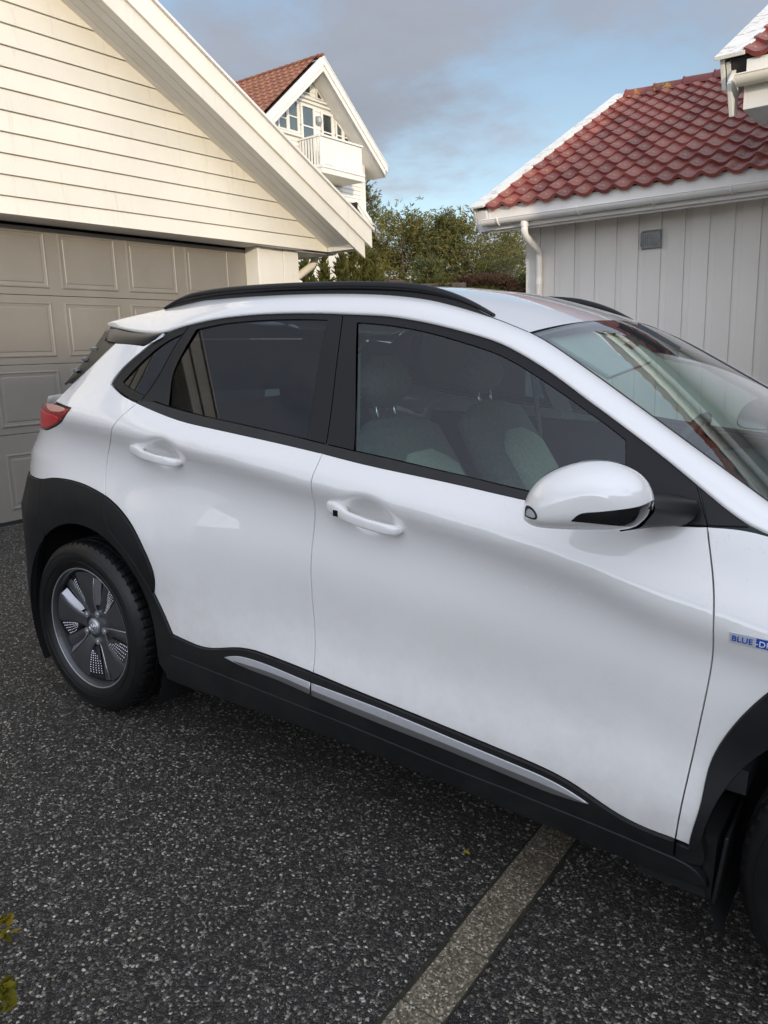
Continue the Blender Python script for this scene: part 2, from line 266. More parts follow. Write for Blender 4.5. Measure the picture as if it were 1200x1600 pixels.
class MB:
    def __init__(s): s.V=[];s.F=[];s.I=[]
    def add(s,V,F,mi=0):
        b=len(s.V); s.V+= [tuple(v) for v in V]; s.F+=[tuple(i+b for i in f) for f in F]; s.I+=[mi]*len(F); return s
    def box(s,x0,x1,y0,y1,z0,z1):
        return s.add([(x0,y0,z0),(x1,y0,z0),(x1,y1,z0),(x0,y1,z0),(x0,y0,z1),(x1,y0,z1),(x1,y1,z1),(x0,y1,z1)],[(3,2,1,0),(4,5,6,7),(0,1,5,4),(1,2,6,5),(2,3,7,6),(3,0,4,7)])
    def prism(s,P,d,flip=False):
        n=len(P); P=[Vector(p) for p in P]; d=Vector(d); Q=[p+d for p in P]
        F=[tuple(range(n-1,-1,-1)),tuple(range(n,2*n))]+[(i,(i+1)%n,n+(i+1)%n,n+i) for i in range(n)]
        if flip: F=[tuple(reversed(f)) for f in F]
        return s.add(P+Q,F)
    def tube(s,pts,r,n=10,cap=True):
        pts=[Vector(p) for p in pts]; rs=r if isinstance(r,(list,tuple)) else [r]*len(pts)
        V=[];F=[]; up=None
        for i,p in enumerate(pts):
            t=(pts[min(i+1,len(pts)-1)]-pts[max(i-1,0)]).normalized()
            if up is None: up=Vector((0,0,1)) if abs(t.z)<.9 else Vector((1,0,0))
            a=t.cross(up).normalized(); b=a.cross(t).normalized(); up=b
            for k in range(n):
                q=2*math.pi*k/n; V.append(p+a*math.cos(q)*rs[i]+b*math.sin(q)*rs[i])
        for i in range(len(pts)-1):
            for k in range(n): F.append((i*n+k,i*n+(k+1)%n,(i+1)*n+(k+1)%n,(i+1)*n+k))
        if cap: F.append(tuple(range(n-1,-1,-1))); F.append(tuple((len(pts)-1)*n+k for k in range(n)))
        return s.add(V,F)
    def grid(s,rows,flip=False,close=False):
        m=len(rows[0]); V=[p for r in rows for p in r]; F=[]
        for i in range(len(rows)-1):
            for k in range(m if close else m-1):
                f=(i*m+k,i*m+(k+1)%m,(i+1)*m+(k+1)%m,(i+1)*m+k); F.append(tuple(reversed(f)) if flip else f)
        return s.add(V,F)
    def obj(s,name,mat,parent=None,**k):
        o=mk(name,s.V,s.F,mat,parent,**k)
        import bmesh
        bm=bmesh.new(); bm.from_mesh(o.data); bmesh.ops.recalc_face_normals(bm,faces=bm.faces); bm.to_mesh(o.data); bm.free()
        if isinstance(mat,(list,tuple)) and len(mat)>1 and len(o.data.polygons)==len(s.I): o.data.polygons.foreach_set('material_index',s.I)
        return o
def copy_tree(o,parent=None):
    c=o.copy(); COL.objects.link(c)
    if parent: c.parent=parent
    for ch in list(o.children): copy_tree(ch,c)
    return c
def pch(xs, ys):
    xs=np.array(xs,float); ys=np.array(ys,float); h=np.diff(xs); dl=np.diff(ys)/h
    m=np.zeros_like(xs); m[0]=dl[0]; m[-1]=dl[-1]
    for i in range(1,len(xs)-1):
        m[i]=(dl[i-1]*h[i]+dl[i]*h[i-1])/(h[i]+h[i-1])
    def f(x):
        x=np.asarray(x,float); xc=np.clip(x,xs[0],xs[-1])
        i=np.clip(np.searchsorted(xs,xc)-1,0,len(xs)-2); t=(xc-xs[i])/h[i]
        v=(2*t**3-3*t**2+1)*ys[i]+(t**3-2*t**2+t)*h[i]*m[i]+(-2*t**3+3*t**2)*ys[i+1]+(t**3-t**2)*h[i]*m[i+1]
        return v+np.where(x<xs[0],(x-xs[0])*m[0],0)+np.where(x>xs[-1],(x-xs[-1])*m[-1],0)
    return f
Z_CREASE=pch([-.7,-.3,.0,.25,.7,1.1,1.4,1.7,1.9,2.05,2.25,2.6,3.4],[1.13,1.135,1.126,1.108,1.07,1.022,.99,.948,.905,.86,.83,.82,.78])
Z_BELT=pch([-.7,-.2,.2,.45,.9,1.4,1.8,2.2,2.7,3.4],[1.29,1.27,1.235,1.175,1.125,1.08,1.05,1.03,.985,.92])
W_BELT=pch([-.7,-.2,.2,.8,1.5,2.2,2.7,3.4],[.79,.795,.805,.825,.83,.822,.80,.74])
def P_OUT(x):
    x=np.asarray(x,float)
    return .893-.21*(np.maximum(-.08-x,0)/.6)**2.3-.20*(np.maximum(x-2.35,0)/1.0)**2.4-.010*((x-1.2)/1.4)**2*(np.abs(x-1.2)<9)
def W(x,z):
    x=np.asarray(x,float);z=np.asarray(z,float); x,z=np.broadcast_arrays(x,z)
    sh=x.shape; x=x.ravel(); z=z.ravel()
    xe=x-np.maximum(z-.93,0)*.85*np.clip((.5-x)/.6,0,1)+.06*np.clip((.86-z)/.14,0,1)**1.5*np.clip((-.1-x)/.3,0,1)
    P=P_OUT(xe); tap=P-.893
    zc=Z_CREASE(x); zb=Z_BELT(x); wb=W_BELT(x)+tap*.9+.012
    k=.5*(.54+zc)
    zs=np.array([0*x+.0,0*x+.30,0*x+.43,0*x+.54,k,zc-.058,zc,zc+.5*(zb-zc),zb,zb+.2,zb+.5,zb+.8])
    wm=.55*wb+.45*(P-.006)
    aa=np.clip((x-.55)/.5,0,1)
    ws=np.array([P-.09,P-.012,P-.013+.009*aa,P-.017-.009*aa,P-.025-.004*aa,P-.025,P-.006,wm+.006,wb,wb-.097,wb-.265,wb-.46])
    # natural cubic spline per column
    n=len(zs);h=np.diff(zs,axis=0);dl=np.diff(ws,axis=0)/h
    c_=np.zeros_like(zs);d_=np.zeros_like(zs)
    for i in range(1,n-1):
        a=h[i-1];b=2*(h[i-1]+h[i]);c=h[i];r=6*(dl[i]-dl[i-1])
        den=b-a*c_[i-1]; c_[i]=c/den; d_[i]=(r-a*d_[i-1])/den
    S=np.zeros_like(zs)
    for i in range(n-2,0,-1): S[i]=d_[i]-c_[i]*S[i+1]
    i=np.clip((zs[1:-1]<z).sum(0),0,n-2); j=np.arange(len(x))
    t=z-zs[i,j];hh=h[i,j];u=zs[i+1,j]-z
    v=(S[i,j]*u**3+S[i+1,j]*t**3)/(6*hh)+(ws[i,j]/hh-S[i,j]*hh/6)*u+(ws[i+1,j]/hh-S[i+1,j]*hh/6)*t
    for xw in (0.,2.6):
        r=np.hypot(x-xw,z-.334); v=v+.012*np.exp(-((r-.50)/.11)**2)*(1/(1+np.exp(-(z-(.60 if xw<1 else .30))/.06)))
    for hx,hz in HANDLE: 
        e=((x-hx)/.062)**2+((z-hz)/.042)**2
        v=v-.026*np.exp(-e**1.5)
    return v.reshape(sh)
HANDLE=[(.468,1.040),(1.285,.952)]
# ================================================================== CAR (built in its own frame: +x forward, rear axle at x=0)
CAR=empty('parked_car','white compact crossover car with black wheel arches and tinted rear windows, parked on the driveway','car',(0,0,0))
CAR.rotation_mode='QUATERNION'
CAR.rotation_quaternion=(Matrix.Rotation(R(1.7818),3,'Z')@Matrix.Rotation(R(2.5),3,'Y')).to_quaternion()
def smooth_line(pts,step=.012,it=12):
    P=np.array(pts,float)
    if len(P)==2: 
        n=max(2,int(np.linalg.norm(P[1]-P[0])/step)); t=np.linspace(0,1,n+1)[:,None]; return P[0]*(1-t)+P[1]*t
    Q=np.vstack([2*P[0]-P[1],P,2*P[-1]-P[-2]]); out=[]
    for i in range(1,len(Q)-2):
        n=max(1,int(np.linalg.norm(Q[i+1]-Q[i])/step)); t=np.linspace(0,1,n,endpoint=False)[:,None]
        a,b,c,d=Q[i-1],Q[i],Q[i+1],Q[i+2]
        # centripetal-ish: limited tangents
        m1=(c-a)/2; m2=(d-b)/2; L=np.linalg.norm(c-b)
        for m in (m1,m2):
            k=np.linalg.norm(m)
            if k>1.0*L: m*=L/k
        out.append((2*t**3-3*t**2+1)*b+(t**3-2*t**2+t)*m1+(-2*t**3+3*t**2)*c+(t**3-t**2)*m2)
    out=np.vstack(out+[P[-1:]])
    for _ in range(it): out[1:-1]=.5*out[1:-1]+.25*(out[:-2]+out[2:])
    return out
def poly(*segs):
    out=[]
    for s in segs:
        l=smooth_line(s)
        out.append(l if not out else l)
    P=np.vstack(out); keep=[0]
    for i in range(1,len(P)):
        if np.hypot(*(P[i]-P[keep[-1]]))>.004: keep.append(i)
    if np.hypot(*(P[keep[-1]]-P[keep[0]]))<.004: keep.pop()
    return P[keep]
def area(P): x,y=P[:,0],P[:,1]; return .5*np.sum(x*np.roll(y,-1)-np.roll(x,-1)*y)
def inset(P,d):
    if area(P)<0: P=P[::-1]
    t=np.roll(P,-1,0)-np.roll(P,1,0); t/=np.maximum(np.hypot(t[:,0],t[:,1])[:,None],1e-9)
    return P+np.c_[-t[:,1],t[:,0]]*d
def inside(P,Q):
    x,y=Q[:,0][:,None],Q[:,1][:,None]; x0,y0=P[:,0],P[:,1]; x1,y1=np.roll(x0,-1),np.roll(y0,-1)
    c=((y0>y)!=(y1>y))&(x<(x1-x0)*(y-y0)/np.where(y1==y0,1e-12,y1-y0)+x0); return c.sum(1)%2==1
def dist(P,Q):
    A=P;B=np.roll(P,-1,0);d=B-A; L=np.maximum((d*d).sum(1),1e-12)
    t=np.clip(((Q[:,None]-A)*d).sum(2)/L,0,1); e=Q[:,None]-(A+t[...,None]*d); return np.sqrt((e*e).sum(2)).min(1)
def Wn(x,z,fn):
    e=.0015; gx=(fn(x+e,z)-fn(x-e,z))/(2*e); gz=(fn(x,z+e)-fn(x,z-e))/(2*e)
    n=-np.c_[gx,np.ones_like(gx),gz]; return n/np.linalg.norm(n,axis=1)[:,None]
def panel(name,P,mat,off=0.0,holes=(),grid=.024,gap=.0031,lip=.018,parent=None,mirror=True,round_=.0016,extra=None,fn=None,hole_lip=None):
    fw=(lambda x,z: W(x,z)+off) if fn is None else fn
    parent=parent or CAR
    P=inset(P,gap); hs=[inset(h,-.001) for h in holes]
    loops=[P]+hs
    x0,z0=P.min(0);x1,z1=P.max(0); gx,gz=np.meshgrid(np.arange(x0+grid*.5,x1,grid),np.arange(z0+grid*.5,z1,grid)); G=np.c_[gx.ravel(),gz.ravel()]
    if extra is not None: G=np.vstack([G,extra])
    G=G[inside(P,G)]
    for h in hs: 
        if len(G): G=G[~inside(h,G)]
    for l in loops:
        if len(G): G=G[dist(l,G)>grid*.45]
    pts=np.vstack(loops+[G]); edges=[];b=0
    for l in loops: edges+=[(b+i,b+(i+1)%len(l)) for i in range(len(l))]; b+=len(l)
    vo,eo,fo,ov,oe,of=delaunay_2d_cdt([Vector(p) for p in pts],edges,[],0,1e-6,True)
    V2=np.array([tuple(v) for v in vo]); F=np.array([f for f in fo if len(f)==3])
    c=V2[F].mean(1); ok=inside(P,c)
    for h in hs: ok&=~inside(h,c)
    F=F[ok]
    idx={}; 
    for i,o in enumerate(ov):
        for k in o: idx[k]=i
    a=V2[F]; cr=(a[:,1,0]-a[:,0,0])*(a[:,2,1]-a[:,0,1])-(a[:,1,1]-a[:,0,1])*(a[:,2,0]-a[:,0,0]); F[cr<0]=F[cr<0][:,::-1]
    F=F[np.abs(cr)>1e-9]
    V=np.c_[V2[:,0],-fw(V2[:,0],V2[:,1]),V2[:,1]]; Nn=Wn(V2[:,0],V2[:,1],fw)
    Vs=[V];Ns=[Nn];Fs=[tuple(f) for f in F]; base=len(V); b=0
    for li,l in enumerate(loops):
        n=len(l); ids=[idx.get(b+i,0) for i in range(n)]; b+=n
        ccw=l if area(l)>0 else l
        t=np.roll(l,-1,0)-np.roll(l,1,0); t/=np.maximum(np.hypot(t[:,0],t[:,1])[:,None],1e-9); s=1 if (area(l)>0)==(li==0) else -1
        on=np.c_[t[:,1],-t[:,0]]*s       # pointing out of the material
        base_v=V[ids]; nn=Nn[ids]; o3=np.c_[on[:,0],0*on[:,0],on[:,1]]
        L_=lip if li==0 or hole_lip is None else hole_lip
        r1=base_v+o3*round_*.7-nn*round_*.3; r2=base_v+o3*round_-nn*round_; r3=r2-nn*L_
        na=nn*.7+o3*.7; nb=nn*.15+o3
        ring=[ids]; 
        for rr,no in ((r1,na),(r2,nb),(r3,o3)):
            ring.append(list(range(base,base+n))); Vs.append(rr); Ns.append(no/np.linalg.norm(no,axis=1)[:,None]); base+=n
        for q in range(3):
            for i in range(n):
                j=(i+1)%n; f=(ring[q][i],ring[q+1][i],ring[q+1][j],ring[q][j]); 
                if s*(1 if li==0 else -1)<0 : f=f[::-1]
                if f[0]!=f[3]: Fs.append(f)
    V=np.vstack(Vs);Nn=np.vstack(Ns); objs=[mk(name,V,Fs,mat,parent,normals=Nn)]
    if mirror:
        Vm=V*[1,-1,1]; Nm=Nn*[1,-1,1]; objs.append(mk(name,Vm,[tuple(reversed(f)) for f in Fs],mat,parent,normals=Nm))
    return objs
def loft_obj(name,rows,mat,parent=None,flip=False,**k):
    b=MB().grid(rows,flip); return b.obj(name,mat,parent or CAR,smooth=True,**k)
def both(fn):      # build on the right side, then mirrored on the left
    a=fn(1); b=fn(-1); return a,b
def resample(P,n):
    P=np.array(P,float); d=np.r_[0,np.cumsum(np.linalg.norm(np.diff(P,axis=0),axis=1))]
    t=np.linspace(0,d[-1],n); return np.c_[[np.interp(t,d,P[:,k]) for k in range(P.shape[1])]].T
def smooth3(P,it=8):
    P=np.array(P,float)
    for _ in range(it): P[1:-1]=.5*P[1:-1]+.25*(P[:-2]+P[2:])
    return P
# ---- outlines on the side of the car, (x,z) in metres
dlo_top=[(.137,1.241),(.138,1.262),(.158,1.286),(.21,1.328),(.267,1.373),(.319,1.412),(.362,1.429),(.424,1.442),(.492,1.454),(.565,1.464),(.708,1.474),(.844,1.477),(.975,1.476),(1.038,1.473),(1.2,1.467),(1.336,1.448),(1.465,1.422),(1.558,1.4),(1.624,1.373),(1.692,1.342),(1.757,1.307),(1.821,1.271),(1.882,1.238),(1.94,1.206),(1.996,1.175),(2.05,1.143),(2.093,1.116),(2.153,1.078),(2.204,1.045)]
belt_bot=[(.137,1.241),(.179,1.221),(.238,1.203),(.305,1.187),(.392,1.168),(.48,1.152),(.562,1.141),(.717,1.129),(.862,1.118),(.995,1.107),(1.115,1.096),(1.272,1.080),(1.461,1.066),(1.576,1.057),(1.687,1.047),(1.851,1.035),(1.994,1.029),(2.073,1.030),(2.129,1.036)]
belt_top=[(.375,1.193),(.441,1.181),(.623,1.160),(.774,1.148),(.917,1.136),(1.036,1.125),(1.117,1.117),(1.211,1.108),(1.329,1.098),(1.454,1.086),(1.571,1.075),(1.682,1.064),(1.729,1.060),(1.847,1.050),(1.963,1.043)]
rd_up=[(.424,1.442),(.381,1.369),(.341,1.255),(.308,1.187)]
rd_mid=[(.305,1.187),(.264,1.144),(.236,1.107),(.201,1.064),(.148,1.009),(.13,.944),(.135,.889),(.146,.857)]
rd_low=[(.146,.857),(.151,.80),(.161,.751),(.216,.711),(.283,.666),(.342,.601),(.387,.552)]
rd_bot=[(.387,.552),(.427,.497),(.476,.422)]
bg_up=[(1.038,1.473),(1.066,1.357),(1.112,1.114),(1.115,1.096)]
bg_mid=[(1.115,1.096),(1.109,1.045),(1.104,1.0),(1.094,.93),(1.083,.853),(1.081,.778),(1.082,.70),(1.086,.617),(1.094,.545),(1.102,.453)]
fg=[(2.129,1.036),(2.139,.999),(2.155,.945),(2.168,.89),(2.173,.84),(2.173,.78),(2.170,.70),(2.163,.62),(2.156,.536),(2.149,.44),(2.142,.341)]
low_r=[(.476,.422),(.556,.414),(.641,.413),(.721,.433),(.776,.450),(.852,.461),(.937,.460),(1.038,.456),(1.102,.453)]
low_f=[(1.102,.453),(1.226,.444),(1.4,.434),(1.558,.424),(1.741,.411),(1.798,.406),(1.854,.400),(1.908,.388),(1.962,.367),(2.015,.350),(2.065,.343),(2.142,.341)]
sill=[(.476,.352),(.603,.350),(.83,.346),(1.106,.340),(1.316,.332),(1.559,.319),(1.744,.314),(1.911,.307),(2.066,.302),(2.142,.296)]
rarch_r=[(-.56,.842),(-.445,.849),(-.30,.860),(-.25,.868),(-.206,.879),(-.14,.885),(-.066,.887),(.034,.880),(.146,.857)]
rarch_d=[(.146,.857),(.208,.835),(.293,.782),(.355,.708),(.39,.652),(.404,.616),(.402,.585),(.387,.552)]
farch_o=[(2.172,.337),(2.177,.385),(2.187,.428),(2.194,.462),(2.186,.492),(2.187,.511),(2.2,.564),(2.231,.637),(2.286,.725),(2.36,.80),(2.46,.855),(2.6,.880),(2.74,.860),(2.86,.815),(2.96,.75),(3.04,.66),(3.08,.56),(3.10,.47)]
# glass outlines
rglass=poly([(.461,1.426),(.573,1.444),(.717,1.454),(.821,1.457),(.919,1.457),(.990,1.455)],[(.990,1.455),(1.008,1.331),(1.024,1.218),(1.039,1.124)],[(1.039,1.124),(.917,1.136),(.774,1.148),(.623,1.160),(.441,1.183)],[(.441,1.183),(.404,1.280),(.425,1.345),(.461,1.426)])
qglass=poly([(.410,1.413),(.375,1.330),(.341,1.255),(.320,1.210)],[(.320,1.210),(.265,1.224),(.206,1.240),(.194,1.249)],[(.194,1.249),(.212,1.275),(.253,1.319),(.308,1.367),(.368,1.400),(.410,1.413)])
fglass=poly([(1.098,1.448),(1.21,1.441),(1.346,1.421),(1.475,1.392),(1.564,1.369),(1.635,1.340),(1.702,1.308),(1.766,1.276),(1.829,1.243),(1.888,1.213),(1.924,1.191)],[(1.924,1.191),(1.942,1.12),(1.963,1.043)],[(1.963,1.043),(1.847,1.050),(1.729,1.060),(1.571,1.075),(1.454,1.086),(1.329,1.098),(1.211,1.108)],[(1.211,1.108),(1.156,1.282),(1.098,1.448)])
rv=lambda l: list(reversed(l))
def cut(l,a,b): # part of a traced line between two x values
    return [p for p in l if a-1e-6<=p[0]<=b+1e-6]
# ---- white body panels
hx=np.vstack([np.c_[[g.ravel() for g in np.meshgrid(np.arange(a-.12,a+.12,.008),np.arange(b-.09,b+.09,.008))]].T for a,b in HANDLE])
lamp_poly=[(-.47,1.128),(-.40,1.141),(-.264,1.153),(-.179,1.159),(-.017,1.150),(-.03,1.135),(-.102,1.097),(-.266,1.055),(-.40,1.040),(-.47,1.036)]
quarter=poly([(.319,1.404),(.30,1.392),(.245,1.371)],[(.245,1.371),(.17,1.376),(.092,1.378)],[(.092,1.378),(-.004,1.307),(-.128,1.229),(-.179,1.163)],[(-.179,1.163),(-.017,1.153)],[(-.017,1.153),(-.03,1.132),(-.102,1.094),(-.266,1.052),(-.40,1.037),(-.47,1.033),(-.56,1.027)],[(-.56,1.027),(-.565,.93),(-.56,.842)],rarch_r,rv(rd_mid),rv(cut(belt_bot,.13,.306)),cut(dlo_top,.13,.32))
panel('rear_quarter_panel',quarter,'paint')
rdoor=poly(rd_mid,rarch_d,rd_bot,low_r,rv(bg_mid),rv(cut(belt_bot,.30,1.116)))
rear_door=panel('rear_door',rdoor,'paint',extra=hx)
fdoor=poly(bg_mid,low_f,rv(fg),rv(cut(belt_bot,1.114,2.13)))
front_door=panel('front_door',fdoor,'paint',extra=hx)
fender=poly(fg,[(2.142,.341),(2.172,.337)],farch_o,[(3.10,.47),(3.20,.62),(3.22,.80)],[(3.22,.80),(3.05,.885),(2.85,.94),(2.6,.978),(2.44,.992),(2.30,1.022),(2.204,1.040),(2.129,1.036)])
panel('front_fender',fender,'paint')
lampP=poly(lamp_poly[:5],lamp_poly[4:],[lamp_poly[-1],lamp_poly[0]])
lamps=panel('tail_lamp',lampP,'tail_red',off=.004)
MT['lamp_reflect']=simple('lamp_reflection_pink',(.60,.25,.20),.12,0,.1,30,coat=1)  # pinkish strip along the lamp top, a reflection put into the colour
for s,o in zip((1,-1),lamps):
    P=poly([(-.26,1.150),(-.179,1.156),(-.03,1.147),(-.06,1.138),(-.20,1.132),(-.26,1.150)])
    panel('lamp_reflection',P,'lamp_reflect',off=.0065,gap=0,lip=.003,parent=o,mirror=False) if s==1 else None
    if s==1:
        panel('lamp_lower_lens',poly([(-.44,1.055),(-.266,1.062),(-.14,1.092),(-.09,1.112),(-.25,1.118),(-.44,1.112),(-.44,1.055)]),'tail_dark',off=.0062,gap=0,lip=.003,parent=o,mirror=False)
# ---- black lower cladding (stands 8 mm proud of the paint)
CL=.009
def ring(cx,r,a0,a1,n=14): return [(cx+r*math.cos(R(a)),.334+r*math.sin(R(a))) for a in np.linspace(a0,a1,n)]
panel('rear_arch_cladding',poly([(-.268,.866),(-.206,.879),(-.14,.885),(-.066,.887),(.034,.880),(.146,.857)],rd_low,rd_bot,[(.476,.422),(.476,.352),(.440,.262)],[(.440,.262),(.405,.30)],ring(0,.402,0,128,26),[(-.25,.65),(-.262,.70),(-.272,.78),(-.268,.866)]),'plastic',off=CL,gap=.0012)
panel('rear_bumper_side',poly([(-.56,.842),(-.445,.849),(-.30,.860),(-.274,.866)],[(-.274,.866),(-.278,.78),(-.268,.70),(-.256,.65)],ring(0,.404,129,172,12),[(-.40,.39),(-.42,.27)],[(-.42,.27),(-.58,.27)],[(-.58,.27),(-.575,.55),(-.56,.842)]),'plastic',off=CL,gap=.0012)
panel('door_arch_cladding',poly(rarch_d,rv(rd_low)),'plastic',off=CL,gap=.0022)
panel('rear_door_cladding',poly(low_r,[(1.102,.453),(1.106,.340)],rv(cut(sill,.47,1.107)),[(.476,.352),(.476,.422)]),'plastic',off=CL+.002,gap=.0016)
panel('front_door_cladding',poly(low_f,[(2.142,.341),(2.142,.296)],rv(cut(sill,1.1,2.143)),[(1.106,.340),(1.102,.453)]),'plastic',off=CL+.002,gap=.0016)
panel('sill_panel',poly(sill,[(2.142,.296),(2.20,.288),(2.215,.245)],[(2.215,.245),(2.0,.240),(1.55,.262),(1.05,.268),(.56,.254),(.44,.255)],[(.44,.255),(.476,.352)]),'plastic',off=CL+.006,gap=.0016,lip=.05,round_=.0035)
panel('front_arch_cladding',poly([(2.146,.336),(2.172,.332)],farch_o,[(3.10,.47),(3.02,.36)],ring(2.6,.405,4,176,34),[(2.205,.33),(2.215,.288),(2.146,.296)],[(2.146,.296),(2.146,.336)]),'plastic',off=CL,gap=.0012,lip=.03)
sr=panel('sill_trim',poly([(.742,.413),(.763,.424),(.789,.432),(.854,.437),(.939,.437),(1.102,.428)],[(1.102,.428),(1.100,.393)],[(1.100,.393),(.981,.402),(.855,.402),(.789,.407),(.742,.413)]),'silver',off=.0135,gap=.001,lip=.006)
sf=panel('sill_trim',poly([(1.108,.428),(1.25,.4245),(1.401,.4185),(1.559,.4075),(1.742,.3945),(1.799,.3905),(1.855,.385),(1.909,.3715),(1.946,.358)],[(1.946,.358),(1.91,.353),(1.857,.349),(1.744,.357),(1.56,.369),(1.318,.379),(1.110,.391)],[(1.110,.391),(1.108,.428)]),'silver',off=.0135,gap=.001,lip=.006)
# darker lower half, shade put into its colour, gives the trim its two facets
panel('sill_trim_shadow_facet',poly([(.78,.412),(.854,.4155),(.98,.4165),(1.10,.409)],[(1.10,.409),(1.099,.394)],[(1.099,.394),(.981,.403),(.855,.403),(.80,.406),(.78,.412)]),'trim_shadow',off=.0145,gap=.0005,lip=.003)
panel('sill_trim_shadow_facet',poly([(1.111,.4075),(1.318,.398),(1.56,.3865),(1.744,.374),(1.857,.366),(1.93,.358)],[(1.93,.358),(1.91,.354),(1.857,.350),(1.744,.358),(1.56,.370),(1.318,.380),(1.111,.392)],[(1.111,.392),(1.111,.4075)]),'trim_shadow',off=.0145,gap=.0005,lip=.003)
# ---- window frames and panes
FR=-.006
panel('quarter_window_frame',poly(cut(dlo_top,.13,.425),rd_up,rv(cut(belt_bot,.13,.306))),'satin_black',off=FR,holes=[qglass],grid=.03,hole_lip=.008)
panel('rear_window_frame',poly(rv(rd_up),cut(dlo_top,.42,1.039),bg_up,rv(cut(belt_top,.40,1.118)),[(.375,1.193),(.308,1.187)]),'satin_black',off=FR,holes=[rglass],grid=.03,hole_lip=.008)
panel('front_window_frame',poly(rv(bg_up),cut(dlo_top,1.03,2.094),[(2.093,1.116),(2.113,1.072),(2.129,1.036)],rv(cut(belt_bot,1.97,2.13)),[(1.994,1.029),(1.963,1.043)],rv(cut(belt_top,1.11,1.964)),[(1.117,1.117),(1.115,1.096)]),'satin_black',off=FR,holes=[fglass],grid=.03,hole_lip=.008)
panel('pillar_triangle',poly([(2.097,1.114),(2.153,1.078),(2.204,1.045)],[(2.204,1.045),(2.129,1.038)],[(2.129,1.038),(2.113,1.074),(2.097,1.114)]),'satin_black',off=FR,gap=.0012)
panel('rear_belt_moulding',poly([(.312,1.193),(.375,1.193)],cut(belt_top,.37,1.118),[(1.117,1.117),(1.115,1.096)],rv(cut(belt_bot,.30,1.116))),'rubber',off=.002,gap=.001,grid=.02,round_=.004)
panel('front_belt_moulding',poly(cut(belt_top,1.117,1.964),[(1.963,1.043),(1.994,1.029)],rv(cut(belt_bot,1.115,1.995)),[(1.115,1.096),(1.117,1.117)]),'rubber',off=.002,gap=.001,grid=.02,round_=.004)
def sheet(P):
    A=lambda x,z:np.stack([np.ones_like(x),x,z,x*x,x*z,z*z],-1)
    k,*_=np.linalg.lstsq(A(P[:,0],P[:,1]),W(P[:,0],P[:,1]),rcond=None); k2=k.copy()
    return lambda x,z:(A(np.asarray(x,float),np.asarray(z,float))@k2)-.011
panel('quarter_window',qglass,'glass_privacy',fn=sheet(qglass),gap=-.004,lip=.002,grid=.03)
panel('rear_side_window',rglass,'glass_privacy',fn=sheet(rglass),gap=-.004,lip=.002,grid=.03)
panel('front_side_window',fglass,'glass_clear',fn=sheet(fglass),gap=-.004,lip=.002,grid=.03)
# ---- roof, cant rails, screens
outer=[(-.19,-.555,1.432),(-.05,-.625,1.429),(.084,-.665,1.418),(.249,-.705,1.410)]+[(x,-float(W(x,z)),z) for x,z in dlo_top if x>=.319]+[(2.30,-.822,1.022),(2.44,-.812,.992)]
inner=[(-.23,-.52,1.450),(-.10,-.545,1.470),(.054,-.555,1.489),(.184,-.562,1.501),(.34,-.567,1.511),(.55,-.572,1.520),(.75,-.574,1.525),(.913,-.574,1.525),(1.05,-.574,1.522),(1.14,-.575,1.518),(1.245,-.577,1.509),(1.35,-.58,1.492),(1.47,-.587,1.466),(1.6,-.60,1.429),(1.65,-.614,1.41),(1.718,-.627,1.37),(1.783,-.641,1.335),(1.846,-.655,1.30),(1.906,-.668,1.266),(1.964,-.682,1.233),(2.021,-.695,1.201),(2.075,-.709,1.171),(2.126,-.723,1.142),(2.177,-.736,1.113),(2.226,-.748,1.085),(2.34,-.770,1.022),(2.43,-.784,.985)]
def seg(P,pred): return [p for p in P if pred(p)]
ia=[p for p in inner if p[0]<=.34]; ib=[p for p in inner if .34<=p[0]<=1.6]; ic=[p for p in inner if p[0]>=1.6]
oa=[p for p in outer if p[0]<=.32]; ob=[p for p in outer if .319<=p[0]<=1.559]; oc=[p for p in outer if p[0]>=1.558]
IN=np.vstack([resample(ia,14)[:-1],resample(ib,46)[:-1],resample(ic,34)]); OUT=np.vstack([resample(oa,14)[:-1],resample(ob,46)[:-1],resample(oc,34)])
IN=smooth3(IN,10); OUT=smooth3(OUT,3)
for i,p in enumerate(IN):
    q=min(1,max(0,(p[0]-.12)/.25))*min(1,max(0,(1.56-p[0])/.25)); p[1]-=.012*q; p[2]+=.010*q
rows=[]
for t in np.linspace(0,1,12):
    q=OUT*(1-t)+IN*t; d=IN-OUT; ax=np.gradient(OUT,axis=0); n=np.cross(ax,d); n/=np.linalg.norm(n,axis=1)[:,None]; n*=np.sign(-n[:,1:2]+n[:,2:3])
    k=4*t*(1-t)*.5+.5*math.sin(math.pi*t**.8); rows.append(q+n*.013*k)
lipo=OUT+np.array([0,.012,-.004])
rows=[lipo]+rows
for s in (1,-1): loft_obj('roof_side_rail_panel',[r*[1,s,1] for r in rows],'paint_plain',flip=s<0)
# roof skin
k0=len(resample(ia,14))-1+46-1
RI=IN[:k0+1]+np.array([0,.006,-.002])
rows=[]
for i,p in enumerate(RI):
    u=np.linspace(-1,1,25); x0=p[0]; e=-.05*np.clip((.3-x0)/.5,0,1)+.022*np.clip((x0-1.2)/.4,0,1)
    crown=.045-.008*np.clip((x0-1.1)/.5,0,1)
    rows.append(np.c_[x0+e*(1-u**2),u*p[1]*-1*-1,p[2]+crown*(1-np.abs(u)**2.2)])
loft_obj('roof',rows,'paint_plain')
for s in (1,-1):
    MB().tube([(p[0],s*p[1],p[2]-.004) for p in IN[24:k0+1]],.0050,8).obj('roof_gutter_strip','rubber',CAR,smooth=True)
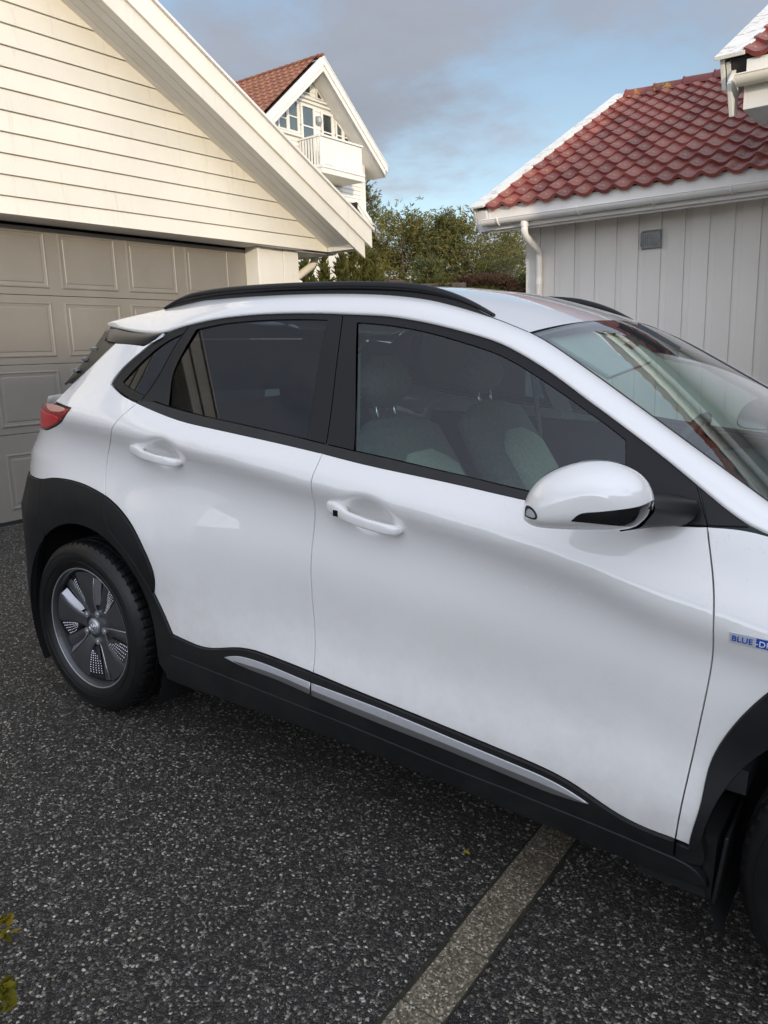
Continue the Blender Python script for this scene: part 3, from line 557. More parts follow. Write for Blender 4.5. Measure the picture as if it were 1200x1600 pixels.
# roof rails
def rail(s):
    P=[(.165,1.500),(.215,1.518),(.30,1.536),(.45,1.550),(.62,1.556),(.80,1.558),(1.0,1.556),(1.13,1.551),(1.25,1.542),(1.35,1.522),(1.42,1.499),(1.485,1.468)]
    P=smooth_line(P,.02,4); n=len(P); rows=[]
    for i,(x,z) in enumerate(P):
        t=i/(n-1); ft=min(1,t/.10,(1-t)/.16); w_=.010+.009*ft; hh=.005+.0085*ft; y=-.572
        rows.append([(x,s*(y+w_*math.cos(a)*(1 if abs(math.cos(a))<.8 else 1)),z+hh*math.sin(a)) for a in np.linspace(0,2*math.pi,14,endpoint=False)])
    o=MB().grid(rows,close=True).add([rows[0][i] for i in range(14)],[tuple(range(14))]).add([rows[-1][i] for i in range(14)],[tuple(range(14))]).obj('roof_rail','satin_black',CAR,smooth=True)
    # the web that closes the gap between rail and roof
    web=[[(x,s*-.578,z-.006) for x,z in P],[(x,s*-.580,float(np.interp(x,IN[:,0],IN[:,2]))-.004) for x,z in P]]
    web2=[[(x,s*-.558,z) for x,z in P],[(x,s*-.558,float(np.interp(x,IN[:,0],IN[:,2]))-.004) for x,z in P]]
    MB().grid(web).obj('rail_foot','rubber',o,smooth=True)
rail(1); rail(-1)
# windscreen
WI=IN[k0:]; nW=len(WI); rows=[]
for i,p in enumerate(WI):
    u=np.linspace(-1,1,29); b=.052*(1-u**2)
    rows.append(np.c_[p[0]+.42*b+.002,u*(-p[1]-.010),p[2]+.80*b-.006])
screen=loft_obj('windscreen',rows,'glass_screen')
for s in (1,-1): MB().tube([(p[0],s*(p[1]+.009),p[2]-.006) for p in WI],.0065,8).obj('windscreen_seal','rubber',CAR,smooth=True)
frit=[np.array(rows[i])+np.array([-.002,0,-.003]) for i in (0,1)]; loft_obj('screen_top_band',[frit[0],frit[0]*.45+frit[1]*.55+np.array([0,0,-.001])],'gloss_black')
# cowl, bonnet, nose
c0=np.array(rows[-1]); cow=[c0+np.array([.0,0,-.004]),c0+np.array([.05,0,-.030]),c0+np.array([.10,0,-.022])]; loft_obj('cowl_cover',cow,'plastic')
hood=[]
for t in np.linspace(0,1,22):
    x0=2.46+t*(3.24-2.46); ze=float(np.interp(x0,[2.44,2.6,2.85,3.05,3.22,3.3],[.992,.978,.94,.885,.80,.74])); ye=min(.80,float(W(x0,ze)))-.004; u=np.linspace(-1,1,25)
    hood.append(np.c_[x0+(.11+.06*t)*(1-np.abs(u)**2.2),u*ye,ze+.052*(1-np.abs(u)**3)+.006*np.exp(-((np.abs(u)-.62)/.12)**2)])
loft_obj('bonnet',hood,'paint_plain')
def wrap(name,zs,x_e,x_c,mat,y_e=None,pw=2.4,n=31,sgn=1):
    rows=[]
    for z,xe,xc in zip(zs,x_e,x_c):
        ye=float(W(xe,z))+(.006 if mat=='plastic' else 0) if y_e is None else y_e; u=np.linspace(-1,1,n); rows.append(np.c_[xe+(xc-xe)*(1-np.abs(u)**pw),u*ye,0*u+z])
    return loft_obj(name,rows,mat)
zz=np.linspace(.80,.52,9); wrap('front_bumper',zz,[3.215-.0*i for i in range(9)],[3.41+.04*math.sin(i/8*math.pi) for i in range(9)],'paint_plain')
zz=np.linspace(.52,.22,8); wrap('front_lower_bumper',zz,[3.10+.11*min(1,(z-.22)/.2) for z in zz],[3.42-.05*i/7 for i in range(8)],'plastic')
for s in (1,-1):
    MB().tube([(3.18,s*.74,.83),(3.26,s*.66,.825),(3.33,s*.55,.82)],[.012,.017,.01],10).obj('daytime_lamp','lamp',CAR,smooth=True)
    MB().tube([(3.13,s*.79,.64),(3.24,s*.735,.62),(3.31,s*.66,.61)],[.03,.05,.03],12).obj('headlamp','lamp',CAR,smooth=True)
# tail: bumper, tailgate, rear screen, spoiler
zz=np.linspace(.27,.845,12); wrap('rear_bumper',zz,[-.575]*12,[-.70-.03*math.sin((z-.27)/.575*math.pi) for z in zz],'plastic',pw=2.6)
zz=np.array([.845,.90,.98,1.03,1.10,1.16]); wrap('tailgate',zz,[-.555,-.56,-.558,-.55,-.53,-.46],[-.71,-.71,-.70,-.69,-.66,-.62],'paint_plain',pw=2.6)
pe=[(-.41,1.112),(-.179,1.158),(-.128,1.229),(-.06,1.272),(-.004,1.307),(.045,1.345),(.092,1.378)]
wr=[];
for (x,z),xc in zip(pe,[-.62,-.60,-.53,-.47,-.42,-.37,-.32]):
    u=np.linspace(-1,1,31); ye=float(W(x,z))-.004; wr.append(np.c_[x+(xc-x)*(1-np.abs(u)**3.0),u*ye,0*u+z])
loft_obj('rear_screen',wr[2:],'gloss_black'); loft_obj('tailgate_shoulder',wr[:3],'paint_plain')
wr2=wr
spt=[];
for t in (0,1):
    u=np.linspace(-1,1,25); spt.append(np.c_[(-.23 if t==0 else -.19)+(-.10)*(1-np.abs(u)**2.5)+0*u,u*(.52 if t==0 else .555),(1.450 if t==0 else 1.430)+(.045 if t==0 else .03)*(1-np.abs(u)**2.2)])
loft_obj('spoiler_lip',spt,'paint_plain')
under=[spt[1],np.c_[spt[1][:,0]*0+.02-.30*(1-np.abs(np.linspace(-1,1,25))**3),np.linspace(-1,1,25)*.735,0*spt[1][:,0]+1.384]]
loft_obj('spoiler_underside',under,'plastic')
for s in (1,-1):
    lo=[(.292,-.727,1.390),(.262,-.738,1.376),(.20,-.742,1.373),(.12,-.742,1.378),(.06,-.738,1.382),(.0,-.715,1.385),(-.05,-.67,1.388)]
    up=[(.325,-.709,1.418),(.285,-.712,1.413),(.20,-.697,1.411),(.084,-.667,1.415),(.0,-.645,1.421),(-.06,-.62,1.426),(-.19,-.556,1.428)]
    a=resample(lo,20);b=resample(up,20); nrm=np.array([0,-.8,.5])
    loft_obj('spoiler_end_plate',[(a*(1-t)+b*t+nrm*.010*math.sin(math.pi*t))*[1,s,1] for t in np.linspace(0,1,7)],'satin_black')
    bi=resample([(x,-float(W(x,z))-.001,z) for x,z in [(.092,1.378),(.045,1.345),(-.004,1.307),(-.06,1.272),(-.128,1.229)]],18); bo=resample([(-.199,-.56,1.432),(-.186,-.62,1.370),(-.175,-.68,1.314),(-.168,-.735,1.264),(-.160,-.785,1.222)],18)
    blade=loft_obj('quarter_blade',[(bi*(1-t)+bo*t+np.array([-.012,-.010,.004])*math.sin(math.pi*t))*[1,s,1] for t in np.linspace(0,1,6)],'satin_black')
    for (a,b) in (((-.133,-.668,1.350),(-.060,-.700,1.352)),((-.143,-.703,1.312),(-.085,-.730,1.315)),((-.130,-.748,1.276),(-.098,-.762,1.278))):
        a=np.array(a);b=np.array(b); up=np.array([0,-.004,.010]); o=np.array([-.004,-.016,-.004])
        MB().prism([tuple(p*[1,s,1]) for p in (a,b,b+up,a+up)],tuple(o*[1,s,1])).obj('aero_fin','rim_light',blade)
# ---- door handles
def Wflat(x,z):
    global HANDLE
    k=HANDLE[:]; HANDLE.clear(); v=W(x,z); HANDLE.extend(k); return v
def handle(P,parents,sensor=False):
    # P: (t, x, z, half height, stand-off)
    T=np.linspace(0,1,42); A=np.array(P,float); rows=[]
    for t in T:
        x,z,h,o,th=[float(np.interp(t,A[:,0],A[:,k])) for k in range(1,6)]
        y0=float(Wflat(np.array(x),np.array(z)))+o; a=np.linspace(0,2*math.pi,20,endpoint=False)
        sg=lambda c: np.sign(c)*np.abs(c)**.55
        rows.append(np.c_[x+0*a,-(y0-th/2+th/2*sg(np.cos(a))),z+h*sg(np.sin(a))])
    rows=np.array(rows); rows[1:-1]=.5*rows[1:-1]+.25*(rows[:-2]+rows[2:])
    for s,p in zip((1,-1),parents):
        b=MB().grid([r*[1,s,1] for r in rows],close=True).add([tuple(v) for v in rows[0]*[1,s,1]],[tuple(range(20))]).add([tuple(v) for v in rows[-1]*[1,s,1]],[tuple(range(20))])
        o=b.obj('handle','paint_plain',p,smooth=True)
        x,z=A[1,1],A[1,2]
        # shut line of the fixed cap
        xs=float(np.interp(.27,A[:,0],A[:,1])); zs=float(np.interp(.27,A[:,0],A[:,2])); hs=float(np.interp(.27,A[:,0],A[:,3])); y=float(Wflat(np.array(xs),np.array(zs)))+float(np.interp(.27,A[:,0],A[:,4]))
        if sensor:
            xs=1.193; zs=.9445; i=np.argmin(np.abs(rows[:,0,0]-xs)); y=rows[i,:,1].min()
            MB().box(xs-.0085,xs+.0085,s*(y+.004),s*(y-.0018),zs-.0085,zs+.0085).obj('touch_sensor','sensor',o,bevel=.001)
handle([(0,1.147,.956,.006,.004,.012),(.04,1.152,.957,.014,.012,.022),(.16,1.185,.954,.020,.020,.036),(.27,1.215,.945,.019,.027,.030),(.34,1.232,.940,.015,.031,.016),(.6,1.297,.931,.014,.035,.014),(.82,1.352,.925,.0145,.032,.016),(.93,1.383,.922,.013,.026,.030),(.985,1.395,.922,.009,.016,.024),(1,1.398,.922,.004,.006,.010)],front_door,True)
handle([(0,.292,1.035,.006,.004,.012),(.04,.298,1.036,.014,.012,.022),(.16,.335,1.036,.020,.020,.036),(.27,.365,1.031,.019,.027,.030),(.34,.382,1.027,.015,.031,.016),(.6,.450,1.020,.014,.035,.014),(.82,.505,1.016,.0145,.032,.016),(.93,.535,1.014,.013,.026,.030),(.985,.547,1.014,.009,.016,.024),(1,.550,1.014,.004,.006,.010)],rear_door)
# ---- door mirror
Mc=np.array([1.94,-1.0,1.095]); mt=np.array([.94,.342,0]); mt/=np.linalg.norm(mt); mh=np.array([-mt[1],mt[0],0])
MO=[(-.1314,-.0446),(-.1344,-.0267),(-.1301,-.0062),(-.1212,.0167),(-.103,.0399),(-.0743,.0600),(-.0333,.0765),(.0075,.0826),(.0402,.0810),(.0733,.0709),(.0985,.0552),(.1127,.0368),(.1198,.018),(.1229,-.0012),(.1126,-.0235),(.0939,-.0423),(.0537,-.0527),(.0165,-.0554),(-.0254,-.0575),(-.0679,-.0585),(-.1024,-.0580),(-.1223,-.0531),(-.1314,-.0446)]
MOs=smooth_line(MO,.006,4)[:-1]; mc2=np.array([-.005,.008])
def mdepth(u,v):
    q=np.c_[u,v]-mc2; ang=np.arctan2(q[:,1],q[:,0]); oa=MOs-mc2; aa=np.arctan2(oa[:,1],oa[:,0]); o=np.argsort(aa); ra=np.hypot(oa[:,0],oa[:,1])[o]; aa=aa[o]
    aa=np.r_[aa-2*math.pi,aa,aa+2*math.pi]; ra=np.r_[ra,ra,ra]; r=np.interp(ang,aa,ra); s=np.clip(np.hypot(q[:,0],q[:,1])/r,0,1)
    d=.074*(1-s**3.2)**.5
    return d+.020*np.clip((u+.13)/.26,0,1)*(1-s**4)
def mp(u,v,d): return Mc+np.outer(u,mt)+np.outer(v,[0,0,1])-np.outer(d,mh)
def mirror_side(s):
    root=empty('door_mirror',parent=CAR); S=np.array([1,s,1])
    n=len(MOs); rows=[]
    for k in np.r_[np.linspace(.02,.7,9),np.sin(np.linspace(.79,math.pi/2,12))]:
        q=mc2+(MOs-mc2)*k; rows.append(mp(q[:,0],q[:,1],mdepth(q[:,0],q[:,1]))*S)
    MB().grid(rows,close=True).add(rows[0],[tuple(range(n))]).obj('mirror_cap','paint_plain',root,smooth=True)
    rows=[]
    for k,d in ((1,0),(1.0,-.012),(.985,-.026),(.93,-.032),(.5,-.032),(.02,-.032)):
        q=mc2+(MOs-mc2)*k; rows.append(mp(q[:,0],q[:,1],np.full(n,d))*S)
    MB().grid(rows,close=True).add(rows[-1],[tuple(range(n))]).obj('mirror_bezel','gloss_black',root,smooth=True,angle=R(40))
    def patch(name,P,mat,off,lip=.004):
        P=np.array(P); P=smooth_line(list(map(tuple,P))+[tuple(P[0])],.006,2)[:-1]
        if area(P)<0: P=P[::-1]
        g=np.meshgrid(np.arange(-.15,.16,.006),np.arange(-.07,.09,.006)); G=np.c_[g[0].ravel(),g[1].ravel()]; G=G[inside(P,G)]; G=G[dist(P,G)>.002]
        pts=np.vstack([P,G]); vo,eo,fo,ov,oe,of=delaunay_2d_cdt([Vector(p) for p in pts],[(i,(i+1)%len(P)) for i in range(len(P))],[],0,1e-7,False)
        V2=np.array([tuple(v) for v in vo]); F=[f for f in fo if len(f)==3 and inside(P,V2[list(f)].mean(0)[None])[0]]
        V=mp(V2[:,0],V2[:,1],mdepth(V2[:,0],V2[:,1])+off); m=len(P); V3=mp(P[:,0],P[:,1],mdepth(P[:,0],P[:,1])-lip)
        b=MB().add(np.vstack([V,V3])*S,F+[(i,(i+1)%m,len(V)+(i+1)%m,len(V)+i) for i in range(m)]); return b.obj(name,mat,root,smooth=True,angle=R(45))
    patch('mirror_lower_trim',[(-.0345,-.0255),(-.020,-.0085),(.014,-.002),(.06,.006),(.094,.011),(.1195,.016),(.1222,.000),(.1130,-.020),(.098,-.0345),(.080,-.033),(.045,-.0285),(.0155,-.027)],'gloss_black',.0022)
    patch('indicator_lamp',[(-.1275,-.0325),(-.1270,-.0090),(-.1088,-.0105),(-.0985,-.0255),(-.1005,-.0330)],'rubber',.0018)
    patch('indicator_lens',[(-.1245,-.0290),(-.1240,-.0125),(-.1100,-.0140),(-.1022,-.0258),(-.1035,-.0295)],'lamp',.0032)
    # foot: block from the housing to the window corner
    def L(u,v,d): return mp(np.array([u]),np.array([v]),np.array([d]))[0]
    a=[L(.060,-.054,.02),L(.098,-.040,.035),L(.122,-.004,.035),L(.118,.016,.01),L(.10,.016,-.03),L(.06,-.05,-.03)]
    b=[np.array((2.04,-.835,1.030)),np.array((2.085,-.850,1.034)),np.array((2.110,-.850,1.056)),np.array((2.112,-.845,1.090)),np.array((2.06,-.82,1.094)),np.array((2.01,-.825,1.036))]
    rows=[np.array(a)*(1-t)+np.array(b)*t for t in np.linspace(0,1,9)]
    MB().grid([r*S for r in rows],close=True).add([tuple(v) for v in rows[-1]*S],[tuple(range(6))]).obj('mirror_arm','plastic',root,bevel=.008,bseg=3)
    # the glass itself, facing back
    q=mc2+(MOs-mc2)*.90; MB().add(mp(q[:,0],q[:,1],np.full(n,-.0335))*S,[tuple(range(n))]).obj('mirror_glass','chrome',root)
mirror_side(1); mirror_side(-1)
# ---- wheels
def wheel(x,s):
    root=empty('wheel',parent=CAR,loc=(x,s*.792,.334))   # local -y is outboard for s=-1
    S=-s
    def lathe(name,prof,mat,n=120,par=root,tread=False,**k):
        rows=[]
        for i in range(n):
            a=2*math.pi*i/n; row=[]
            for j,(r,y) in enumerate(prof):
                rr=r
                if tread and r>.3235 and abs(y)>.044 and i%5==0: rr=r-.0055
                row.append((rr*math.cos(a),y,rr*math.sin(a)))
            rows.append(row)
        rows.append(rows[0]); return MB().grid(rows).obj(name,mat,par,smooth=True,**k)
    # outboard = +o ; o along s*|y|
    P=lambda r,o:(r,o)
    def L(name,prof,mat,**k): return lathe(name,[(r,s*o) for r,o in prof],mat,**k)
    tp=[(.222,.078),(.228,.088),(.240,.0985),(.255,.104),(.272,.1065),(.290,.1055),(.304,.101),(.315,.093),(.3225,.083),(.3255,.081),(.3255,.078),(.3275,.075),(.329,.066),(.331,.050),(.331,.047),(.325,.046),(.325,.040),(.3315,.039),(.3325,.024),(.3325,.019),(.326,.018),(.326,.010),(.333,.009)]
    tp=tp+[(r,-o) for r,o in reversed(tp)]
    L('tyre',tp,'tyre',tread=True,angle=R(38),n=300)
    for r0 in (.262,.296): L('sidewall_rib',[(r0-.0012,.1052 if r0<.27 else .103),(r0,.1078 if r0<.27 else .106),(r0+.0012,.1052 if r0<.27 else .103)],'tyre',n=96)
    L('rim',[(.216,.050),(.2195,.074),(.2235,.087),(.2295,.0922)],'rim_grey')
    L('rim_edge',[(.2285,.0915),(.2305,.0930),(.2325,.0930),(.2345,.0905),(.2345,.080)],'rim_light')
    L('rim_barrel',[(.221,.074),(.214,.05),(.205,.02),(.20,-.05)],'rim_dark')
    L('brake_disc',[(.03,.0),(.15,.0),(.15,-.012)],'rim_light',n=60); L('wheel_back',[(.0,-.03),(.215,-.03)],'void',n=40)
    f=lambda r,a,o:(r*math.cos(a),s*o,r*math.sin(a))
    for k in range(5):
        a=R(30+72*k)
        def pt(r,da,o): return f(r,(a+R(da)) if S>0 else math.pi-(a+R(da)),o)
        # broad flat spoke
        edgeA=[(.052,-34),(.075,-22),(.11,-20),(.16,-21),(.215,-22)]; edgeB=[(.052,34),(.075,16),(.11,9),(.16,10),(.215,12)]
        rows=[]
        for q in np.linspace(0,1,12):
            row=[]
            for (r,a0),(r2,a1) in zip(edgeA,edgeB):
                o=np.interp(r,[.05,.09,.17,.2155],[.058,.071,.079,.076]); o-= .004*(abs(2*q-1)**6)
                row.append(pt(r,a0+(a1-a0)*q,o))
            rows.append(row)
        back=[[ (p[0],p[1]-s*.018,p[2]) for p in rows[0]]]+rows+[[ (p[0],p[1]-s*.018,p[2]) for p in rows[-1]]]
        MB().grid(back).obj('spoke','rim_grey',root,smooth=True,angle=R(50))
        # sloped wing with rows of raised lozenges
        wA=[(.085,13),(.12,9.5),(.16,10.5),(.213,12.5)]; wB=[(.085,18),(.12,25),(.16,29),(.200,30)]
        rows=[[pt(r,x0+(x1-x0)*q,np.interp(r,[.08,.17,.215],[.066,.076,.074])-.020*q) for (r,x0),(r1,x1) in zip(wA,wB)] for q in np.linspace(0,1,5)]
        MB().grid(rows).obj('spoke_wing','rim_dark',root,smooth=True)
        dots=MB()
        for i,r in enumerate(np.arange(.105,.197,.0095)):
            for j in range(5):
                q=(j+.6)/5; lim=np.interp(r,[.09,.12,.16,.2],[5,15,18.5,17.5]); da=np.interp(r,[.085,.12,.16,.213],[13,9.5,10.5,12.5])+lim*q
                if j*.0095>r*R(lim): continue
                o=np.interp(r,[.08,.17,.215],[.066,.076,.074])-.020*q*lim/17+.0012; h=.0031
                dots.add([pt(r-h,da,o),pt(r,da-math.degrees(h/r)*1.1,o),pt(r+h,da,o),pt(r,da+math.degrees(h/r)*1.1,o),pt(r,da,o+.0022)],[(0,1,4),(1,2,4),(2,3,4),(3,0,4)])
        dots.obj('spoke_lozenges','silver',root,kind='stuff')
        # narrow deep spoke behind the opening, with a bright machined lip
        rows=[[pt(r,36+d*w_,np.interp(r,[.05,.21],[.045,.050])+.012*(1-abs(d))) for r,w_ in ((.05,22),(.10,11),(.16,8),(.214,8))] for d in (-1,-.4,.4,1)]
        MB().grid(rows).obj('deep_spoke','rim_grey',root,smooth=True,angle=R(40))
        lp=[pt(r,d,o) for r,d,o in ((.056,38,.060),(.085,49,.0655),(.12,50.5,.071),(.16,50,.0755),(.205,49.5,.076))]
        MB().tube(lp,[.0016,.0024,.0026,.0024,.0016],6).obj('spoke_lip','rim_light',root,smooth=True)
        rows=[[pt(r,d0,o-.016*q) for r,d0,o in ((.09,49.4,.066),(.12,50.2,.0705),(.16,49.8,.075),(.205,49.2,.0755))] for q in (0,1)]
        rows[1]=[pt(r,d0-6,o) for r,d0,o in ((.09,49,.048),(.12,50,.050),(.16,50,.054),(.205,49,.058))]
        MB().grid(rows).obj('spoke_facet','rim_light',root,smooth=True)
        # wheel nut in its pocket
        b=R(30+72*k+36); cx,cz=.0585*math.cos(b),.0585*math.sin(b)
        if S<0: cx=-cx
        MB().tube([(cx,s*.052,cz),(cx,s*.0665,cz)],.0135,14).tube([(cx,s*.066,cz),(cx,s*.0695,cz)],[.008,.006],6).obj('wheel_nut','rim_light',root,smooth=True,angle=R(40))
    L('hub',[(.0,.060),(.040,.062),(.052,.056),(.085,.045)],'rim_grey',n=48)
    L('hub_cap',[(.0,.0735),(.020,.0732),(.0285,.071),(.031,.066),(.032,.058)],'rim_light',n=48)
    e=MB(); e.tube([(.021*math.cos(t),s*.0738,.0145*math.sin(t)) for t in np.linspace(0,2*math.pi,29)],.0016,6)
    for x0,x1 in ((-.0095,-.0065),(.0055,.0085)): e.tube([(x0-.001,s*.0740,-.0095),(x1+.001,s*.0740,.0095)],.0018,6)
    e.tube([(-.0075,s*.0740,-.001),(.007,s*.0740,.0012)],.0017,6)
    e.obj('hub_emblem','chrome',root,smooth=True)
    return root
for x in (0.0,2.6):
    for s in (-1,1): wheel(x,s)
# ---- wheel wells, floor, mud flaps
for x in (0.0,2.6):
    for s in (-1,1):
        a=np.linspace(R(-32),R(212),44); y0,y1=s*.868,s*.50
        ys=np.linspace(y0,y1,5); b=MB().grid([[(x+(.405+.012*min(k,1))*math.cos(t),y,.334+(.405+.012*min(k,1))*math.sin(t)) for t in a] for k,y in enumerate(ys)])
        b.add([(x+.42*math.cos(t),y1,.334+.42*math.sin(t)) for t in a],[tuple(range(44))]); b.obj('wheel_well','void',CAR,smooth=True,angle=R(40))
        xf=x-.0 
for s in (1,-1):
    P=[(2.240,-.889,.385),(2.236,-.889,.33),(2.226,-.880,.212),(2.226,-.68,.205),(2.236,-.68,.385)]
    MB().prism([(p[0],s*p[1],p[2]) for p in P],(.009,0,0)).obj('mud_flap','plastic',CAR,bevel=.003)
for s in (1,-1): MB().box(2.06,2.222,min(s*.862,s*.3),max(s*.862,s*.3),.205,.36).obj('arch_splash_guard','void',CAR)
un=MB().box(.43,2.17,-.80,.80,.255,.40); un.box(-.55,-.425,-.70,.70,.30,.50); un.box(-.43,.43,-.48,.48,.20,.80); un.box(2.17,3.05,-.48,.48,.20,.80); un.box(3.02,3.2,-.70,.70,.27,.5)
un.obj('underbody','void',CAR)
# ---- cabin
inn=MB().box(-.3,2.25,-.74,.74,.41,.47).obj('cabin_floor','interior',CAR)
for s in (1,-1):
    rows=[[(x,s*(float(W(x,z))-.055-.03*(z<.9)),z) for x in np.linspace(.45,2.15,20)] for z in (.45,.7,.9,1.0,1.045)]
    rows=[[(p[0],p[1],min(p[2],float(Z_BELT(p[0]))-.012)) for p in r] for r in rows]; loft_obj('door_card',rows,'interior')
    rows=[[(1.03+.10*(1-t)+d,s*(-1)*-(float(W(1.08,1.08+.38*t))-.045),1.08+.38*t) for d in (-.045,.045)] for t in np.linspace(0,1,6)]
    loft_obj('pillar_trim',[[(p[0],-s*abs(p[1]),p[2]) for p in r] for r in rows],'headliner')
    rows=[[(x,-s*(float(W(x,z))-.05),z) for x,z in ((.30,1.2),(.22,1.28),(.30,1.36))],[(x,-s*(float(W(x,z))-.05),z) for x,z in ((.0,1.2),(.02,1.28),(.15,1.38))]]
    loft_obj('rear_pillar_trim',rows,'interior')
    # seat belt
    MB().tube([(1.05,-s*.60,1.36),(1.09,-s*.66,1.0),(1.10,-s*.68,.6)],[.012,.012,.012],4).obj('seat_belt','seat',CAR)
hl=[np.array(r)*[1,.94,1]+np.array([0,0,-.045]) for r in [np.c_[np.full(25,p[0])+.0,np.linspace(-1,1,25)*abs(p[1]),p[2]+.040*(1-np.abs(np.linspace(-1,1,25))**2.2)] for p in RI[6:]]]
loft_obj('headliner_panel',hl,'headliner')
dash=[]
for y in np.linspace(-.76,.76,17):
    hump=.05*math.exp(-((y-.36)/.17)**2)
    dash.append([(2.46,y,.97),(2.25,y,1.005),(2.02,y,1.0+hump*.3),(1.86,y,.985+hump),(1.80,y,.93+hump*.7),(1.83,y,.80),(1.92,y,.62),(2.0,y,.45)])
loft_obj('dashboard',dash,'interior')
MB().box(.75,1.75,-.12,.12,.46,.70).obj('centre_console','interior',CAR,bevel=.03)
def seat(x0,y0,rear=False):
    root=empty('car_seat',parent=CAR); wd=.25 if not rear else .62
    def pad(name,pts,mat,hw,hl=.055,cx=0):
        rows=[]; P=smooth_line(pts,.03,4); n=len(P)
        for i,(x,z,th) in enumerate(P):
            f=min(1,(i+.35)/2.2,(n-1-i+.35)/2.2); e=min(1,f)
            a=np.linspace(0,2*math.pi,24,endpoint=False); sg=lambda c:np.sign(c)*np.abs(c)**.55
            tx=P[min(i+1,n-1),:2]-P[max(i-1,0),:2]; tx/=np.hypot(*tx); nx=np.array([tx[1],-tx[0]])
            w_=hw*(e**.4)
            rows.append([(x0+x+nx[0]*th*e**.5*sg(math.cos(t)),y0+cx+w_*sg(math.sin(t)),z+nx[1]*th*e**.5*sg(math.cos(t))) for t in a])
        return MB().grid(rows,close=True).add(rows[0],[tuple(range(24))]).add(rows[-1],[tuple(range(24))]).obj(name,mat,root,smooth=True)
    pad('backrest',[(.34,.60,.07),(.24,.74,.075),(.13,.92,.07),(.04,1.06,.055),(.0,1.14,.04)],'seat',wd)
    pad('backrest_insert',[(.375,.66,.05),(.295,.78,.05),(.19,.94,.046),(.125,1.04,.035)],'seat_light',wd*.62)
    pad('cushion',[(.22,.60,.07),(.45,.62,.08),(.66,.66,.075),(.76,.66,.05)],'seat',wd)
    for c in ((0,) if not rear else (-.36,.36)):
        pad('headrest',[(-.035,1.18,.045),(-.015,1.22,.06),(-.01,1.30,.055),(-.02,1.345,.035)],'seat',.125,cx=c)
        for q in (-.05,.05): MB().tube([(x0+.0,y0+c+q,1.10),(x0-.02,y0+c+q,1.22)],.006,8).obj('headrest_post','chrome',root,smooth=True)
seat(1.0,-.365); seat(.98,.365); seat(.12,0,True)
sw=MB(); ctr=Vector((1.74,.365,.985)); ax=Vector((-.86,0,.5)).normalized(); e1=Vector((0,1,0)); e2=ax.cross(e1)
sw.tube([ctr+(e1*math.cos(t)+e2*math.sin(t))*.18 for t in np.linspace(0,2*math.pi,41)],.0155,10); 
for t in (R(0),R(180),R(-90)): sw.tube([ctr-ax*.02,ctr+(e1*math.cos(t)+e2*math.sin(t))*.175],[.03,.014],8)
sw.tube([ctr-ax*.03,ctr+ax*.01],.055,16).tube([ctr-ax*.02,ctr-ax*.2],.03,10).obj('steering_wheel','interior',CAR,smooth=True)
b=MB(); pts=[]
for a in np.linspace(0,2*math.pi,24,endpoint=False):
    sg=lambda c:math.copysign(abs(c)**.6,c); pts.append((sg(math.cos(a))*.115,sg(math.sin(a))*.036))
b.grid([[(1.60+d,y*k-.02,1.345+z*k) for y,z in pts] for d,k in ((0,.9),(.012,1),(.03,.95),(.045,.5))],close=True).add([(1.60,y*.9-.02,1.345+z*.9) for y,z in pts],[tuple(range(24))])
b.tube([(1.64,-.02,1.36),(1.70,-.02,1.40)],.014,8)
b.grid([[(x,y,z) for y,z in ((-.09,zt-.02),(-.07,zt-.055),(.07,zt-.055),(.09,zt-.02))] for x,zt in ((1.66,1.475),(1.72,1.445),(1.80,1.40))])
b.obj('rear_view_mirror','interior',CAR,smooth=True,angle=R(50))
for s in (1,-1): MB().prism([(1.60,-s*.12,1.43),(1.60,-s*.47,1.41),(1.78,-s*.47,1.315),(1.78,-s*.12,1.345)],(-.008,0,-.012)).obj('sun_visor','headliner',CAR,bevel=.004)
# ---- fender badge
def badge(s):
    x0,x1,z0,z1=2.205,2.345,.8205,.8395
    def sy(x,z): return -float(W(np.array(x),np.array(z)))
    root=MB(); rows=[[(x,(sy(x,z)-o)*s,z) for x in np.linspace(x0,x1,9)] for z,o in ((z0-.002,.0),(z0-.001,.0035),(z1+.001,.0035),(z1+.002,0))]
    root.grid(rows); root.add([rows[i][0] for i in range(4)],[(0,1,2,3)]); root.add([rows[i][-1] for i in range(4)],[(0,1,2,3)])
    ro=root.obj('badge','badge_silver',CAR)
    xm=x0+.050; rows=[[(x,(sy(x,z)-.0042)*s,z) for x in np.linspace(xm,x1-.002,7)] for z in (z0,z1)]
    if s>0: MB().grid(rows).obj('badge_field','badge_blue',ro)
    if s<0: return
    for txt,xa,mat in (('BLUE',x0+.004,'badge_blue'),('-DRIVE',xm-.001,'white_letter')):
        cu=bpy.data.curves.new('lettering','FONT'); cu.body=txt; cu.size=.0172; cu.extrude=.0005; cu.space_character=1.05
        if txt=='BLUE': cu.offset=.0002
        tmp=bpy.data.objects.new('lettering_source',cu); COL.objects.link(tmp); dg=bpy.context.evaluated_depsgraph_get(); me=bpy.data.meshes.new_from_object(tmp.evaluated_get(dg)); bpy.data.objects.remove(tmp)
        for v in me.vertices:
            x,y,z=v.co; X_=xa+x; Z_=z0+.0030+y; v.co=(X_,sy(X_,Z_)-.0048-z,Z_)
        me.materials.clear(); me.materials.append(MT[mat]); o=bpy.data.objects.new('lettering',me); COL.objects.link(o); o.parent=ro
MT['white_letter']=simple('white_letter',(.8,.8,.8),.4,0,.02,20)
badge(1)
